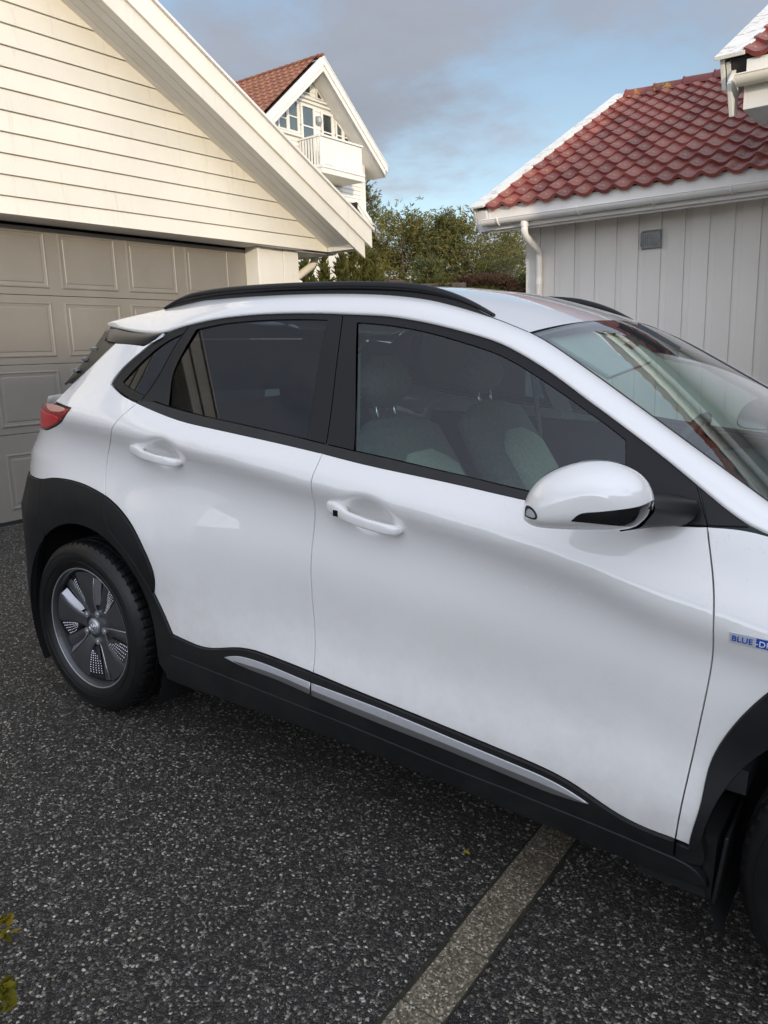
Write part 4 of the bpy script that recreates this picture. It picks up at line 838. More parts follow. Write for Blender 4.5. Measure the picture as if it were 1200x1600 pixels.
# ================================================================== GROUND
def sstep(a,b,v): t=min(1,max(0,(v-a)/(b-a))); return t*t*(3-2*t)
def gz(x,y):
    z=-.0437*min(max(x,-2.75),7.5)
    q=y*.85-x*.35
    return z+2.25*sstep(9.4,12.4,q)*sstep(-60,-30,y+20)+3.0*sstep(60,200,math.hypot(x,y))
def ground(name,xs,ys,mat,dz,label=None):
    b=MB().grid([[(x,y,gz(x,y)+dz) for y in ys] for x in xs]); return tag(b.obj(name,mat,smooth=True),kind='structure')
ax_=sorted(set([-400,-250,-150,-100,-70,-50]+list(np.arange(-40,-2.75,1.0))+[-2.75]+list(np.arange(-2,7.5,1.5))+[7.5,9,12,16,22,30,45,70,120,250,400]))
ay_=sorted(set([-400,-200,-100,-60,-35,-20]+list(np.arange(-12,40,1.0))+[45,55,70,100,150,250,400]))
ground('terrain',ax_,ay_,'soil',-.03)
ground('driveway',[-12,-6,-2.75,0,2,4,7.5,9,14],[-16,-8,-4,0,4,6.2],'asphalt',0)
M3=CAR.rotation_quaternion.to_matrix()
ps=empty('paver_strip'); ps.rotation_mode='QUATERNION'; ps.rotation_quaternion=CAR.rotation_quaternion; tag(ps,kind='structure')
MB().box(1.690,1.812,-3.0,3.0,-.02,.003).obj('joint_bed','moss',ps)
random.seed(5)
k=0; y=-2.995
pv=None
while y<2.9:
    o=MB().box(-.0525,.0525,0,.209,-.05,0).obj('paver','paver',ps,bevel=.004) if pv is None else pv.copy()
    if pv is not None: COL.objects.link(o); o.parent=ps
    pv=pv or o
    o.location=(1.752-.013*(y+1)/1.0*.5+random.uniform(-.0015,.0015),y+.001,.007+random.uniform(-.0015,.0015)); o.rotation_euler=(random.uniform(-.006,.006),random.uniform(-.008,.008),R(.4)+random.uniform(-.008,.008)); y+=.2108
# ================================================================== GARAGE
GA=empty('garage','cream boarded garage gable with grey panelled door behind the car','garage')
SL=.53; YC=-.47; ZB=2.315
yr=lambda z:4.029-(z-2.316)/SL
zr=lambda y:2.316+(4.029-abs(y-YC)-YC)*SL      # underside of the gable rake
z=ZB; i=0
gw=empty('gable_wall',parent=GA)
while z<4.66:
    z1=z+(.118 if i==0 else .1385)
    top=min(z1,4.695); a0,a1=yr(z)-YC,max(yr(top)-YC,.02)
    P=[(YC-a0,z),(YC+a0,z),(YC+a1,top),(YC-a1,top)]
    bx=.014; V=[(-2.85+.008,y,zz) for y,zz in P[:2]]+[(-2.85-.006,y,zz) for y,zz in P[2:]]+[(-2.88,y,zz) for y,zz in P]
    V=[(x,y,zz+(.0038 if zz==z and i else 0)) for x,y,zz in V]
    MB().add(V,[(0,1,2,3),(7,6,5,4),(0,4,5,1),(1,5,6,2),(2,6,7,3),(3,7,4,0)]).obj('board','cream_board',gw,bevel=.003)
    z=z1; i+=1
MB().prism([(-2.875,YC-4.49,ZB+.002),(-2.875,YC+4.49,ZB+.002),(-2.875,YC,4.69)],(-.10,0,0)).obj('gable_backing','felt',gw)
MB().box(-3.12,-2.862,-4.54,3.60,2.311,2.36).obj('door_header_soffit','white_trim',GA)
MB().box(-3.16,-3.10,-4.1,3.1,2.29,2.36).obj('door_head','felt',GA)
# sectional door
dx=-3.10; gd=empty('garage_door',parent=GA)
for r_,(z0,z1) in enumerate([(1.802,2.309),(1.295,1.7985),(.788,1.2915),(.145,.7845)]):
    MB().box(dx-.04,dx,-3.97,3.03,z0,z1).obj('door_section','door_grey',gd,bevel=.003)
def dpanel(y0,y1,z0,z1):
    def ringp(i,d): return [(dx+d,y0+i,z0+i),(dx+d,y1-i,z0+i),(dx+d,y1-i,z1-i),(dx+d,y0+i,z1-i)]
    prof=[(0,-.001),(.006,.007),(.014,.0085),(.020,.004),(.040,.0015),(.046,.0055),(.06,.006)]
    b=MB().grid([ringp(i,d) for i,d in prof],close=True); n=len(prof); b.add(ringp(*prof[-1]),[(0,1,2,3)]); return b.obj('door_panel','door_grey',gd)
base=None
for c in range(11):
    y1=2.80-.605*c; y0=y1-.505
    for z0,z1 in ((1.852,2.262),(1.345,1.755),(.838,1.248),(.225,.645)):
        o=dpanel(y0,y1,z0,z1)
MB().box(dx-.02,dx+.008,-3.9,3.0,.118,.145).obj('door_seal','rubber',gd)
# pillars either side of the door
for sgn in (1,-1):
    f=lambda y:YC+sgn*(y-YC)
    def bx(name,x0,x1,y0,y1,z0,z1,m,**k): 
        a,b_=sorted((f(y0),f(y1))); return MB().box(x0,x1,a,b_,z0,z1).obj(name,m,GA,**k)
    bx('pillar_core',-3.2,-2.965,3.05,3.59,.08,2.309,'cream_trim')
    bx('door_jamb',-3.16,-2.935,3.030,3.062,.1,2.309,'cream_trim',bevel=.003)
    for y0,y1,d in ((3.064,3.232,.018),(3.236,3.386,.010),(3.39,3.60,.018)): bx('pillar_board',-2.966,-2.966+d,y0,y1,.1,2.309,'cream_trim',bevel=.003)
    bx('side_wall',-9.5,-3.2,3.50,3.60,.0,2.60,'white_board')
MB().box(-9.5,-9.4,-4.6,3.6,0,2.6).obj('rear_wall','white_board',GA)
# rakes: soffit boards, two lapped bargeboards, metal drip, roof deck
cs=math.cos(math.atan(SL)); TH=lambda d:d/cs
for sgn in (1,-1):
    def rk(name,x0,x1,d0,d1,ya,yb,mat,vert=True,**k):
        # a board along the rake between y=ya and yb, from d0 to d1 above the gable/soffit line (measured square to it)
        P=[]
        for yy,d in ((ya,d0),(yb,d0),(yb,d1),(ya,d1)): P.append((x0,YC+sgn*(yy-YC),2.316+(4.029-yy)*SL+TH(d)))
        return MB().prism(P,(x1-x0,0,0)).obj(name,mat,GA,**k)
    for k in range(4):
        rk('soffit_board',-2.868+.0905*k,-2.868+.0905*k+.087,-.016,.002,YC,4.02,'white_trim',bevel=.002)
    rk('bargeboard',-2.506,-2.482,-.045,.135,YC,4.09,'cream_trim',bevel=.003)
    rk('bargeboard',-2.482,-2.458,.088,.243,YC,4.18,'cream_trim',bevel=.003)
    rk('verge_cap',-2.53,-2.436,.245,.266,YC,4.20,'gutter',bevel=.003)
    rk('roof_deck',-9.6,-2.53,.09,.235,YC,4.16,'felt')
    for q,(d0,x1) in enumerate(((.237,-2.55),)): rk('roof_covering',-9.6,x1,d0,d0+.03,YC,4.2,'tile_brown')
    y0,y1=sorted((YC+sgn*(3.92-YC),YC+sgn*(4.045-YC))); MB().box(-2.83,-2.51,y0,y1,2.312,2.385).obj('soffit_return','cream_trim',GA,bevel=.003)
    y0,y1=sorted((YC+sgn*(3.56-YC),YC+sgn*(4.03-YC))); MB().box(-9.5,-2.9,y0,y1,2.30,2.312).obj('eave_soffit','white_trim',GA)
    yy=YC+sgn*(4.16-YC)
    rows=[[(x,yy+.06*math.cos(a),2.37+.06*math.sin(a)) for a in np.linspace(math.pi,2*math.pi,10)] for x in (-9.5,-2.95)]; MB().grid(rows).obj('gutter','gutter_cream',GA,smooth=True)
dp=[(-3.18,4.12,2.34),(-3.18,4.10,2.27),(-3.18,4.05,2.215),(-3.18,3.72,2.035),(-3.18,3.67,1.985),(-3.18,3.655,1.90),(-3.18,3.655,.3)]
MB().tube(dp,.040,14).obj('downpipe','gutter_cream',GA,smooth=True); MB().tube([(-3.18,4.11,2.33),(-3.18,4.10,2.285)],.047,14).obj('pipe_collar','gutter_cream',GA,smooth=True,angle=R(40))
# ================================================================== DISTANT HOUSE
HO=empty('gabled_house','tall white weatherboard house with brown tiled roof and a balcony, beyond the garage','house')
HX=-17.5; AY,AZ=20.27,11.36; HS=.845
zt=lambda y:AZ-abs(y-AY)*HS
wall_top=lambda y:zt(y)-.42
def hbox(name,y0,y1,z0,z1,x0,x1,mat,par=HO,**k): return MB().box(x0,x1,y0,y1,z0,z1).obj(name,mat,par,**k)
hw=MB().prism([(HX-.03,14.6,1.5),(HX-.03,23.33,1.5),(HX-.03,23.33,wall_top(23.33)),(HX-.03,AY,wall_top(AY)),(HX-.03,14.6,wall_top(14.6))],(-9,0,0)).obj('wall','house_white',HO)
z=5.0
while z<11.2:
    yl=max(14.6,AY-(AZ-.42-z-.10)/HS); yh=min(23.33,AY+(AZ-.42-z-.10)/HS)
    if yh-yl>.1: MB().add([(HX,yl,z+.006),(HX,yh,z+.006),(HX-.018,yh,z+.15),(HX-.018,yl,z+.15),(HX-.03,yl,z+.006),(HX-.03,yh,z+.006)],[(0,1,2,3),(0,4,5,1)]).obj('weatherboard','house_white',hw)
    z+=.15
hbox('corner_board',23.2,23.36,1.5,8.9,HX-.02,HX+.03,'house_white')
def rake(name,x0,x1,d0,d1,ya,yb,mat,par=HO,**k):
    c=1/math.cos(math.atan(HS)); P=[(x0,y,zt(y)-d*c) for y,d in ((ya,d0),(yb,d0),(yb,d1),(ya,d1))]; return MB().prism(P,(x1-x0,0,0)).obj(name,mat,par,**k)
for ya,yb in ((AY,23.83),(AY,14.0)):
    rake('bargeboard',-16.74,-16.70,.03,.22,ya,yb,'house_white',bevel=.004); rake('bargeboard',-16.78,-16.74,.20,.36,ya,yb-.1*np.sign(yb-ya),'house_white',bevel=.004)
    rake('verge_cap',-16.86,-16.68,.0,.03,ya,yb,'house_white'); rake('soffit',-17.5,-16.78,.30,.325,ya,yb,'white_trim'); rake('roof_deck',-26.5,-16.80,.06,.30,ya,yb,'felt')
rake('eave_soffit',-26,-17.5,.30,.325,23.3,23.8,'white_trim'); 
roof=empty('roof',parent=HO)
# roof tiles: courses of small shingled pantiles, left slope faces the camera
tl=None; cnt=0; tm=MB(); sl=math.hypot(1,HS)
def pan(w_,l_,hh,n=6,th=.02):
    V=[];F=[]
    for j,yv in enumerate((0,l_)):
        for i in range(n+1):
            u=i/n; V.append((u*w_,yv,hh*((1+math.cos(2*math.pi*u))/2)**1.5+(th if j==0 else 0)))
    for i in range(n+1): V.append((i/n*w_,0,hh*((1+math.cos(2*math.pi*i/n))/2)**1.5-.004))
    for i in range(n): F.append((i,i+1,n+2+i,n+1+i)); F.append((2*n+2+i,2*n+3+i,i+1,i))
    return V,F
V,F=pan(.30,.40,.05)
ang=math.atan(HS)
near=None
for c in range(24):
    for r_ in range(14):
        # along slope from the ridge downwards, on the slope that looks towards -y
        x=-16.95-.30*(c+1); d=.36*(r_+1); y=AY-d*math.cos(ang); z=AZ-d*math.sin(ang)+.01
        if c<20 and r_<14:
            if near is None: near=mk('roof_tile',V,F,'tile_brown',roof); o=near
            else: o=near.copy(); COL.objects.link(o); o.parent=roof
            o.location=(x,y,z); o.rotation_euler=(ang,0,0)
rt=MB()
for c in range(30): rt.tube([(-16.72-.3*c,AY,AZ+.02),(-17.0-.3*c,AY,AZ+.035)],[.075,.085],8)
rt.obj('ridge_tiles','tile_brown',roof,kind='stuff')
def window(pts,par=HO,X=HX,t=.07,bars=(),blind=None):
    P=[(X+.012,y,z) for y,z in pts]; cy=sum(p[1] for p in P)/len(P); cz=sum(p[2] for p in P)/len(P)
    fr=MB(); n=len(P); inn=[(X+.012,cy+(y-cy)*(1-2*t/(max(p[1] for p in P)-min(p[1] for p in P))),cz+(z-cz)*(1-2*t/(max(p[2] for p in P)-min(p[2] for p in P)))) for _,y,z in P]
    for i in range(n):
        j=(i+1)%n; fr.prism([P[i],P[j],inn[j],inn[i]],(.05,0,0))
    for a,b in bars: 
        (ya,za),(yb,zb)=a,b; w_=.022; dyy,dzz=yb-ya,zb-za; L=math.hypot(dyy,dzz); ny,nz=-dzz/L*w_,dyy/L*w_
        fr.prism([(X+.012,ya+ny,za+nz),(X+.012,yb+ny,zb+nz),(X+.012,yb-ny,zb-nz),(X+.012,ya-ny,za-nz)],(.035,0,0))
    f=fr.obj('window','house_white',par)
    MB().prism([(X+.020,y,z) for _,y,z in inn],(.006,0,0)).obj('pane','glass_window',f)
    MB().add([(X+.004,y,z) for _,y,z in inn],[tuple(range(n))]).obj('blind' if blind else 'dark_room','blind' if blind else 'room_dark',f)
    return f
window([(18.60,8.86),(19.10,8.86),(19.10,9.80),(18.60,9.42)],bars=[((18.60,9.25),(19.10,9.25))],blind=1)
window([(19.10,8.86),(19.66,8.86),(19.66,9.95),(19.10,9.95)],bars=[((19.1,9.38),(19.66,9.38))],blind=1)
hbox('window_head',19.12,21.9,9.98,10.05,HX,HX+.06,'house_white'); hbox('window_sill',18.5,19.8,8.76,8.84,HX,HX+.09,'house_white')
window([(19.78,7.75),(20.52,7.75),(20.52,9.92),(19.78,9.92)],t=.09,bars=[((19.78,9.2),(20.52,9.2))],blind=1)
window([(20.86,7.75),(21.52,7.75),(21.52,9.86),(20.86,9.86)],t=.09,bars=[((20.86,9.18),(21.52,9.18))])
window([(21.66,8.80),(22.08,8.80),(22.08,9.45),(21.66,9.70)],bars=[((21.66,9.2),(22.08,9.2))],blind=1)
window([(22.08,8.80),(22.50,8.80),(22.50,9.12),(22.08,9.45)],bars=[((22.08,9.2),(22.56,9.2))])
window([(19.92,10.28),(20.34,10.28),(20.34,10.62)],t=.05); window([(20.66,10.22),(21.05,10.22),(20.66,10.56)],t=.05)
hbox('attic_sill',19.8,21.2,10.12,10.19,HX,HX+.06,'house_white')
window([(22.05,6.05),(23.0,6.05),(23.0,6.98),(22.05,6.98)],bars=[((22.5,6.05),(22.5,6.98))])
lm=MB().tube([(HX+.02,20.70,9.50),(HX+.10,20.70,9.50)],.15,18); lm.obj('wall_lamp','vent_grey',HO,smooth=True,angle=R(40)); MB().tube([(HX+.10,20.70,9.50),(HX+.14,20.70,9.50)],[.11,.06],18).obj('lamp_glass','blind',HO,smooth=True)
bal=empty('balcony',parent=HO); BX=-16.42; by0,by1=19.62,21.86
hbox('deck',by0-.05,by1+.05,7.42,7.60,HX,BX+.04,'house_white',bal,bevel=.01); hbox('deck_trim',by0-.08,by1+.08,7.60,7.70,HX,BX+.07,'house_white',bal,bevel=.01)
for k in range(18):
    y=by0+k*.1245; hbox('baluster_board',y,y+.118,7.74,8.60,BX-.03,BX-.012,'house_white',bal)
hbox('rail_cap',by0-.03,by1+.03,8.62,8.68,BX-.06,BX+.04,'house_white',bal); 
for y in (by0,(by0+by1)/2,by1): hbox('rail_post',y-.035,y+.035,7.7,8.62,BX-.07,BX-.032,'house_white',bal)
for k in range(8):
    x=HX+.06+k*.13; hbox('baluster',by0-.012,by0+.012,7.72,8.60,x,x+.07,'house_white',bal)
hbox('rail_cap',by0-.04,by0+.04,8.62,8.68,HX,BX-.07,'house_white',bal)
# lower lean-to roof of the house
lt=[(22.2,6.9),(24.85,4.75)]
for d0,d1,x1 in ((0,.17,-16.9),(.15,.30,-16.94)):
    P=[(x1,lt[0][0],lt[0][1]-d0),(x1,lt[1][0],lt[1][1]-d0),(x1,lt[1][0]-.05,lt[1][1]-d1),(x1,lt[0][0],lt[0][1]-d1)]; MB().prism(P,(-.04,0,0)).obj('lean_to_bargeboard','house_white',HO,bevel=.004)
P=[(-17.0,lt[0][0],lt[0][1]-.05),(-17.0,lt[1][0],lt[1][1]-.05),(-17.0,lt[1][0],lt[1][1]-.2),(-17.0,lt[0][0],lt[0][1]-.2)]; MB().prism(P,(-5,0,0)).obj('lean_to_roof','felt',HO)
P=[(-17.4,22.6,1.5),(-17.4,24.1,1.5),(-17.4,24.1,5.1),(-17.4,22.6,6.2)]; MB().prism(P,(-4,0,0)).obj('lean_to_wall','house_white',HO)
# ================================================================== OUTBUILDING, red pantiles
OB=empty('outbuilding','white vertical-boarded outbuilding with red pantile roof, right of the car','outbuilding')
WY=5.924; EY=5.46; X0=-1.615; X1=9.0; RA=math.atan((4.72-2.80)/3.9)
MB().box(X0+.02,X1,WY+.03,12.5,-.3,2.72).obj('wall_core','white_board',OB)
ow=empty('boarded_wall',parent=OB)
bd=None; x=-1.44
def board(x,wd,px):
    return MB().box(0,wd,-.02,0,-.2,2.66).obj('board','white_board',ow,bevel=.003)
MB().box(X0,X0+.17,WY-.012,WY+.05,-.2,2.66).obj('corner_board','white_board',ow,bevel=.003)
MB().box(X0,X0+.03,WY+.0505,12.5,-.2,2.66).obj('gable_wall','white_board',OB)
while x<X1-.2:
    if bd is None: bd=board(0,.166,0); o=bd
    else: o=bd.copy(); COL.objects.link(o); o.parent=ow
    o.location=(x,WY+.012,0)
    if x==-1.44: ub=MB().box(0,.11,.0,.018,-.2,2.66).obj('under_board','white_board',ow); o=ub
    else: o=ub.copy(); COL.objects.link(o); o.parent=ow
    o.location=(x+.143,WY+.0125,0); x+=.2325
MB().box(X0-.25,X1,EY+.04,WY+.03,2.60,2.62).obj('eave_soffit','white_trim',OB)
MB().box(X0-.22,X1,EY-.012,EY+.02,2.555,2.795).obj('fascia','white_trim',OB,bevel=.003)
MB().box(X0-.20,X1,EY+.040,EY+.062,2.535,2.60).obj('fascia_batten','white_trim',OB,bevel=.003)
g=[(EY-.052+.058*math.cos(a),2.655+.058*math.sin(a)) for a in np.linspace(math.pi*.98,2.02*math.pi,14)]
def gutter(name,x0,x1,par,y0,z0,mat,r=.058):
    a=np.linspace(math.pi*.98,2.02*math.pi,14); o=[(y0+r*math.cos(t),z0+r*math.sin(t)) for t in a]; i_=[(y0+(r-.004)*math.cos(t),z0+(r-.004)*math.sin(t)) for t in a[::-1]]
    lip=[(y0-r-.004,z0+.004),(y0-r-.004,z0-.004)]
    b=MB().prism([(x0,y,z) for y,z in o+i_],(x1-x0,0,0)); b.tube([(x0,y0-r,z0),(x1,y0-r,z0)],.006,8)
    b.add([(x0+.001,y,z) for y,z in o],[tuple(range(14))]); return b.obj(name,mat,par,smooth=True,angle=R(40))
gutter('gutter',X0-.24,X1,OB,EY-.078,2.650,'gutter')
for x in (-1.66,-.76,-.02,.68,1.45,2.2,2.95): 
    a=np.linspace(math.pi*.95,2.0*math.pi,12); MB().tube([(x,EY-.078+.062*math.cos(t),2.650+.062*math.sin(t)) for t in a],.008,8).obj('gutter_clip','gutter',OB,smooth=True)
dpx=-1.46
MB().tube([(dpx+.085,EY-.06,2.625),(dpx+.085,EY-.06,2.50),(dpx+.085,EY-.045,2.455),(dpx+.04,WY-.10,2.345),(dpx+.03,WY-.07,2.30),(dpx+.03,WY-.06,2.25),(dpx+.03,WY-.06,.0)],.038,14).obj('downpipe','gutter',OB,smooth=True)
for q in ([(dpx+.03,WY-.06,1.98),(dpx+.03,WY-.06,2.05)],[(dpx+.085,EY-.06,2.60),(dpx+.085,EY-.06,2.545)]): MB().tube(q,.044,14).obj('pipe_sleeve','gutter',OB,smooth=True,angle=R(40))
# vent cover
vb=MB().box(-.305,-.10,WY-.022,WY-.009,2.245,2.43); vb.prism([(-.30,WY-.022,2.425),(-.30,WY-.075,2.40),(-.30,WY-.045,2.25),(-.30,WY-.022,2.25)],(.195,0,0)); v_=vb.obj('vent_cover','vent_grey',OB,bevel=.003)
for k in range(9): MB().box(-.298+k*.0215,-.292+k*.0215,WY-.0780,WY-.070,2.27,2.398).obj('vent_rib','vent_grey',v_)
rf=empty('roof',parent=OB)
MB().prism([(X0-.35,EY+.03,2.775),(X0-.35,EY+3.93,2.755+3.93*math.tan(RA)),(X0-.35,EY+7.8,2.735),(X0-.35,EY+7.8,2.62),(X0-.35,EY+3.93,2.62+3.93*math.tan(RA)),(X0-.35,EY+.03,2.66)],(X1-X0+.35,0,0)).obj('roof_deck','felt',rf)
tw,tlen=.2035,.3145; V,F=pan(tw+.006,tlen+.050,.046,8,.030)
tt=None; rest=MB()
ca,sa=math.cos(RA),math.sin(RA)
random.seed(3)
for c in range(52):
    for r_ in range(14):
        x=X0-.225+tw*c; d=-.055+tlen*r_; y=EY+d*ca-.005; z=2.775+d*sa+.006
        if x>X1-.3: continue
        if c<20:
            if tt is None: tt=mk('tile',V,F,'tile_red',rf,smooth=True,angle=R(40)); o=tt
            else: o=tt.copy(); COL.objects.link(o); o.parent=rf
            o.location=(x+random.uniform(-.003,.003),y+random.uniform(-.004,.004),z+random.uniform(0,.003)); o.rotation_euler=(RA+random.uniform(-.012,.006),random.uniform(-.01,.01),random.uniform(-.008,.008))
        else: rest.add([(x+a,y+b*ca-q*sa,z+b*sa+q*ca) for a,b,q in V],F)
rest.obj('tiles_beyond','tile_red',rf,smooth=True,angle=R(40),kind='stuff')
ry,rz=EY+3.93,2.770+3.93*math.tan(RA)+.03
for k in range(24):
    x=X0-.20+.40*k
    if x>X1-.4: break
    rows=[[(x+dx_,ry+rr*math.cos(a),rz-.03+dz+rr*.95*math.sin(a)) for a in np.linspace(-.15,math.pi+.15,12)] for dx_,rr,dz in ((0,.125,.018),(0.0,.112,.018),(.06,.112,.014),(.44,.106,.0))]
    MB().grid(rows).obj('ridge_tile','tile_ridge_moss' if k in (0,1) else 'tile_ridge',rf,smooth=True,angle=R(40))
def rplank(name,x0,x1,d0,d1,h0,h1,mat,par=rf,ey=EY,z0=2.760,an=RA,**k):
    c,s=math.cos(an),math.sin(an); P=[(x0,ey+d*c-h*s,z0+d*s+h*c) for d,h in ((d0,h0),(d1,h0),(d1,h1),(d0,h1))]; return MB().prism(P,(x1-x0,0,0)).obj(name,mat,par,**k)
rplank('verge_board',X0-.385,X0-.215,-.10,4.46,.075,.097,'weathered',bevel=.003)
rplank('bargeboard',X0-.372,X0-.350,-.06,4.42,-.165,.072,'white_trim',bevel=.003)
rplank('bargeboard',X0-.348,X0-.324,.0,4.40,-.26,-.03,'white_trim',bevel=.003)
MB().prism([(X0-.345,EY+.012,2.555),(X0-.345,EY+.045,2.555),(X0-.345,EY+.045,2.80),(X0-.345,EY-.055,2.755)],(.12,0,0)).obj('eave_end_block','white_trim',rf,bevel=.003)
# ================================================================== HOUSE ROOF CORNER, top right
WH=empty('white_house','sunlit white eaves corner with cream gutter and weathered verge board, above the red roof','house')
hx,hy,hz=.86,3.98,3.285; an=R(27.4)
def wp(name,x0,x1,d0,d1,h0,h1,mat,**k): return rplank(name,x0,x1,d0,d1,h0,h1,mat,par=WH,ey=hy,z0=hz,an=an,**k)
wp('verge_board',hx,hx+.205,-.02,5.2,.0,.028,'weathered',bevel=.003)
wp('bargeboard',hx+.026,hx+.056,.02,5.1,-.215,-.002,'house_white',bevel=.003)
wp('bargeboard',hx+.064,hx+.096,.03,5.0,-.31,-.035,'house_white',bevel=.003)
MB().prism([(hx+.10,hy+.06,2.90),(hx+.10,hy+.16,2.93),(hx+.10,hy+.16,3.30),(hx+.10,hy-.05,3.10)],(.03,0,0)).obj('gable_bracket','house_white',WH,bevel=.004)
MB().box(hx+.21,12,hy+.02,hy+.05,3.155,3.255).obj('fascia','house_white',WH,bevel=.003)
gutter('gutter',hx+.17,12,WH,hy-.045,3.130,'gutter_cream',.066)
MB().box(hx+.20,12,hy+.03,hy+.06,2.925,3.10).obj('lower_fascia','house_white',WH,bevel=.003)
MB().box(hx+.20,12,hy+.06,hy+.52,2.925,2.945).obj('eave_soffit','white_trim',WH)
MB().box(hx+.48,12,hy+.5,hy+6.0,-.4,2.925).obj('wall','white_board',WH)
wp('roof_deck',hx+.10,12,.03,4.6,-.16,-.02,'felt')
MB().prism([(hx+.49,hy+.5,2.925),(hx+.49,hy+6.0,2.925),(hx+.49,hy+4.1,hz+2.0)],(11,0,0)).obj('gable_wall','white_board',WH)
MB().prism([(hx+.1,hy+4.05,hz+2.05),(hx+.1,hy+8.2,hz-.05),(hx+.1,hy+8.2,hz-.2),(hx+.1,hy+4.05,hz+1.9)],(11,0,0)).obj('rear_roof','tile_red',WH)
tt=None; rest=MB(); c_,s_=math.cos(an),math.sin(an)
for c in range(52):
    for r_ in range(14):
        x=hx+.195+tw*c; d=.0+tlen*r_; y=hy+d*c_; z=hz-.035+d*s_
        if c<6 and r_<8:
            if tt is None: tt=mk('tile',V,F,'tile_red',WH,smooth=True,angle=R(40)); o=tt
            else: o=tt.copy(); COL.objects.link(o); o.parent=WH
            o.location=(x,y,z); o.rotation_euler=(an,0,0)
        else: rest.add([(x+a,y+b*c_-q*s_,z+b*s_+q*c_) for a,b,q in V],F)
rest.obj('tiles_beyond','tile_red',WH,smooth=True,angle=R(40),kind='stuff')
# ================================================================== HOUSE ACROSS THE DRIVE (unseen, behind the photographer; added so its shade lies over the car)
RH=empty('unseen_shade_house','pale boarded house out of view behind the camera, added to shade the car','house')
MB().box(9.2,16,-15,-.5,-.5,3.2).obj('wall','white_board',RH)
MB().prism([(8.8,-15.4,3.15),(12.6,-15.4,4.75),(16.4,-15.4,3.15)],(0,15.2,0)).obj('roof','tile_brown',RH)
MB().box(9.2,15,-.95,5.5,-.5,4.5).obj('wing','white_board',RH); MB().box(9.1,15.1,-1.0,5.6,4.5,4.63).obj('wing_roof','felt',RH)  # taller wing added to keep the sun off the outbuilding wall
for y in (-12,-8.5,-5,-2.2):
    f=MB().box(9.14,9.2,y-.6,y+.6,1.0,2.2).obj('window','white_trim',RH); MB().box(9.12,9.138,y-.5,y+.5,1.1,2.1).obj('pane','glass_window',f)
# ================================================================== PLANTING
class Leaves:
    def __init__(s,seed): s.V=[];s.F=[];s.r=np.random.RandomState(seed)
    def tuft(s,p,d,n,L,wd,spread):
        r=s.r; d=np.array(d,float); d/=np.linalg.norm(d)+1e-9
        for _ in range(n):
            q=d+r.normal(0,spread,3); q/=np.linalg.norm(q); side=np.cross(q,r.normal(0,1,3)); side/=np.linalg.norm(side)+1e-9
            l=L*r.uniform(.6,1.2); w=wd*r.uniform(.7,1.3); a=np.array(p)+r.normal(0,L*.15,3); b=len(s.V)
            s.V+=[a-side*w*.4,a+side*w*.4,a+q*l*.6+side*w*.5,a+q*l,a+q*l*.6-side*w*.5]; s.F.append((b,b+1,b+2,b+3,b+4))
    def obj(s,name,mat,par=None,**k): return mk(name,s.V,s.F,mat,par,**k)
def tree(kind,label,x,y,top,rad,seed,mat,form,group=None,n=900,L=.28,base=None,bark='bark'):
    z0=gz(x,y)-.05; h=top-z0; r=np.random.RandomState(seed)
    root=empty(kind,label,'tree',(x,y,z0),group)
    tr=MB(); bend=r.normal(0,.02*h,2); tp=[(bend[0]*t*t,bend[1]*t*t,h*.96*t) for t in np.linspace(0,1,9)]
    tr.tube(tp,[max(.012,.026*h*(1-t)**.9) for t in np.linspace(0,1,9)],8)
    lv=Leaves(seed); limbs=[]
    for i in range(n//18):
        t=r.uniform(form[0],.985); a=r.uniform(0,2*math.pi)
        if form[1]=='cone': R_=rad*(1-t)**.75/(1-form[0])**.75*r.uniform(.7,1.12)+.08; up=.10+.45*t
        elif form[1]=='pine': q=(t-form[0])/(1-form[0]); R_=rad*(math.sin(math.pi*min(1,q*.8+.16))**.6)*r.uniform(.55,1.15); up=.35
        else: q=(t-form[0])/(1-form[0]); R_=rad*(math.sin(math.pi*min(.97,q*.85+.12))**.7)*r.uniform(.6,1.1); up=.5
        b0=np.array([bend[0]*t*t,bend[1]*t*t,h*t*.96]); e=b0+np.array([math.cos(a)*R_,math.sin(a)*R_,R_*up*r.uniform(.4,1.2)]); m=(b0+e)/2+np.array([0,0,-.06*R_])
        if i%2==0: tr.tube([b0,m,e],[.012*h*.35*(1-t)+.012,.008*h*.3*(1-t)+.008,.004],5,False)
        for k in range(26):
            q=r.uniform(.25,1.03)**.8; p=(b0*(1-q)**2+m*2*q*(1-q)+e*q*q)+r.normal(0,.085*rad*(.4+q),3); d=(e-b0)/(R_+.01)+np.array([0,0,.35])
            lv.tuft(p,d,form[2]+1,L*.62,form[3]*.52,.75)
    tr.obj('trunk',bark,root,smooth=True); lv.obj('crown',mat,root); return root
G='conifers standing behind the houses'
tree('pine_tree','tall olive pine rising close against the right side of the gabled house',-18.7,24.5,8.0,2.0,1,'pine_needles',(.12,'cone',3,.06),G,1500,.30)
tree('pine_tree','broad yellow-green pine just right of the house lean-to roof',-15.2,22.6,6.3,2.1,2,'pine_needles',(.10,'pine',3,.06),G,1500,.28)
tree('pine_tree','second pine in the row, shorter, between the olive pine and the pointed spruce',-15.9,24.2,6.1,1.9,3,'pine_needles',(.10,'cone',3,.06),G,1200,.28)
tree('spruce_tree','dark pointed spruce with the tallest tip in the middle of the row',-13.6,23.0,6.05,1.6,4,'spruce_needles',(.06,'cone',3,.055),G,1600,.27)
tree('spruce_tree','slender grey-tipped spruce partly behind the tallest pointed spruce',-15.2,25.4,6.5,1.3,14,'spruce_needles',(.06,'cone',3,.05),G,1100,.26)
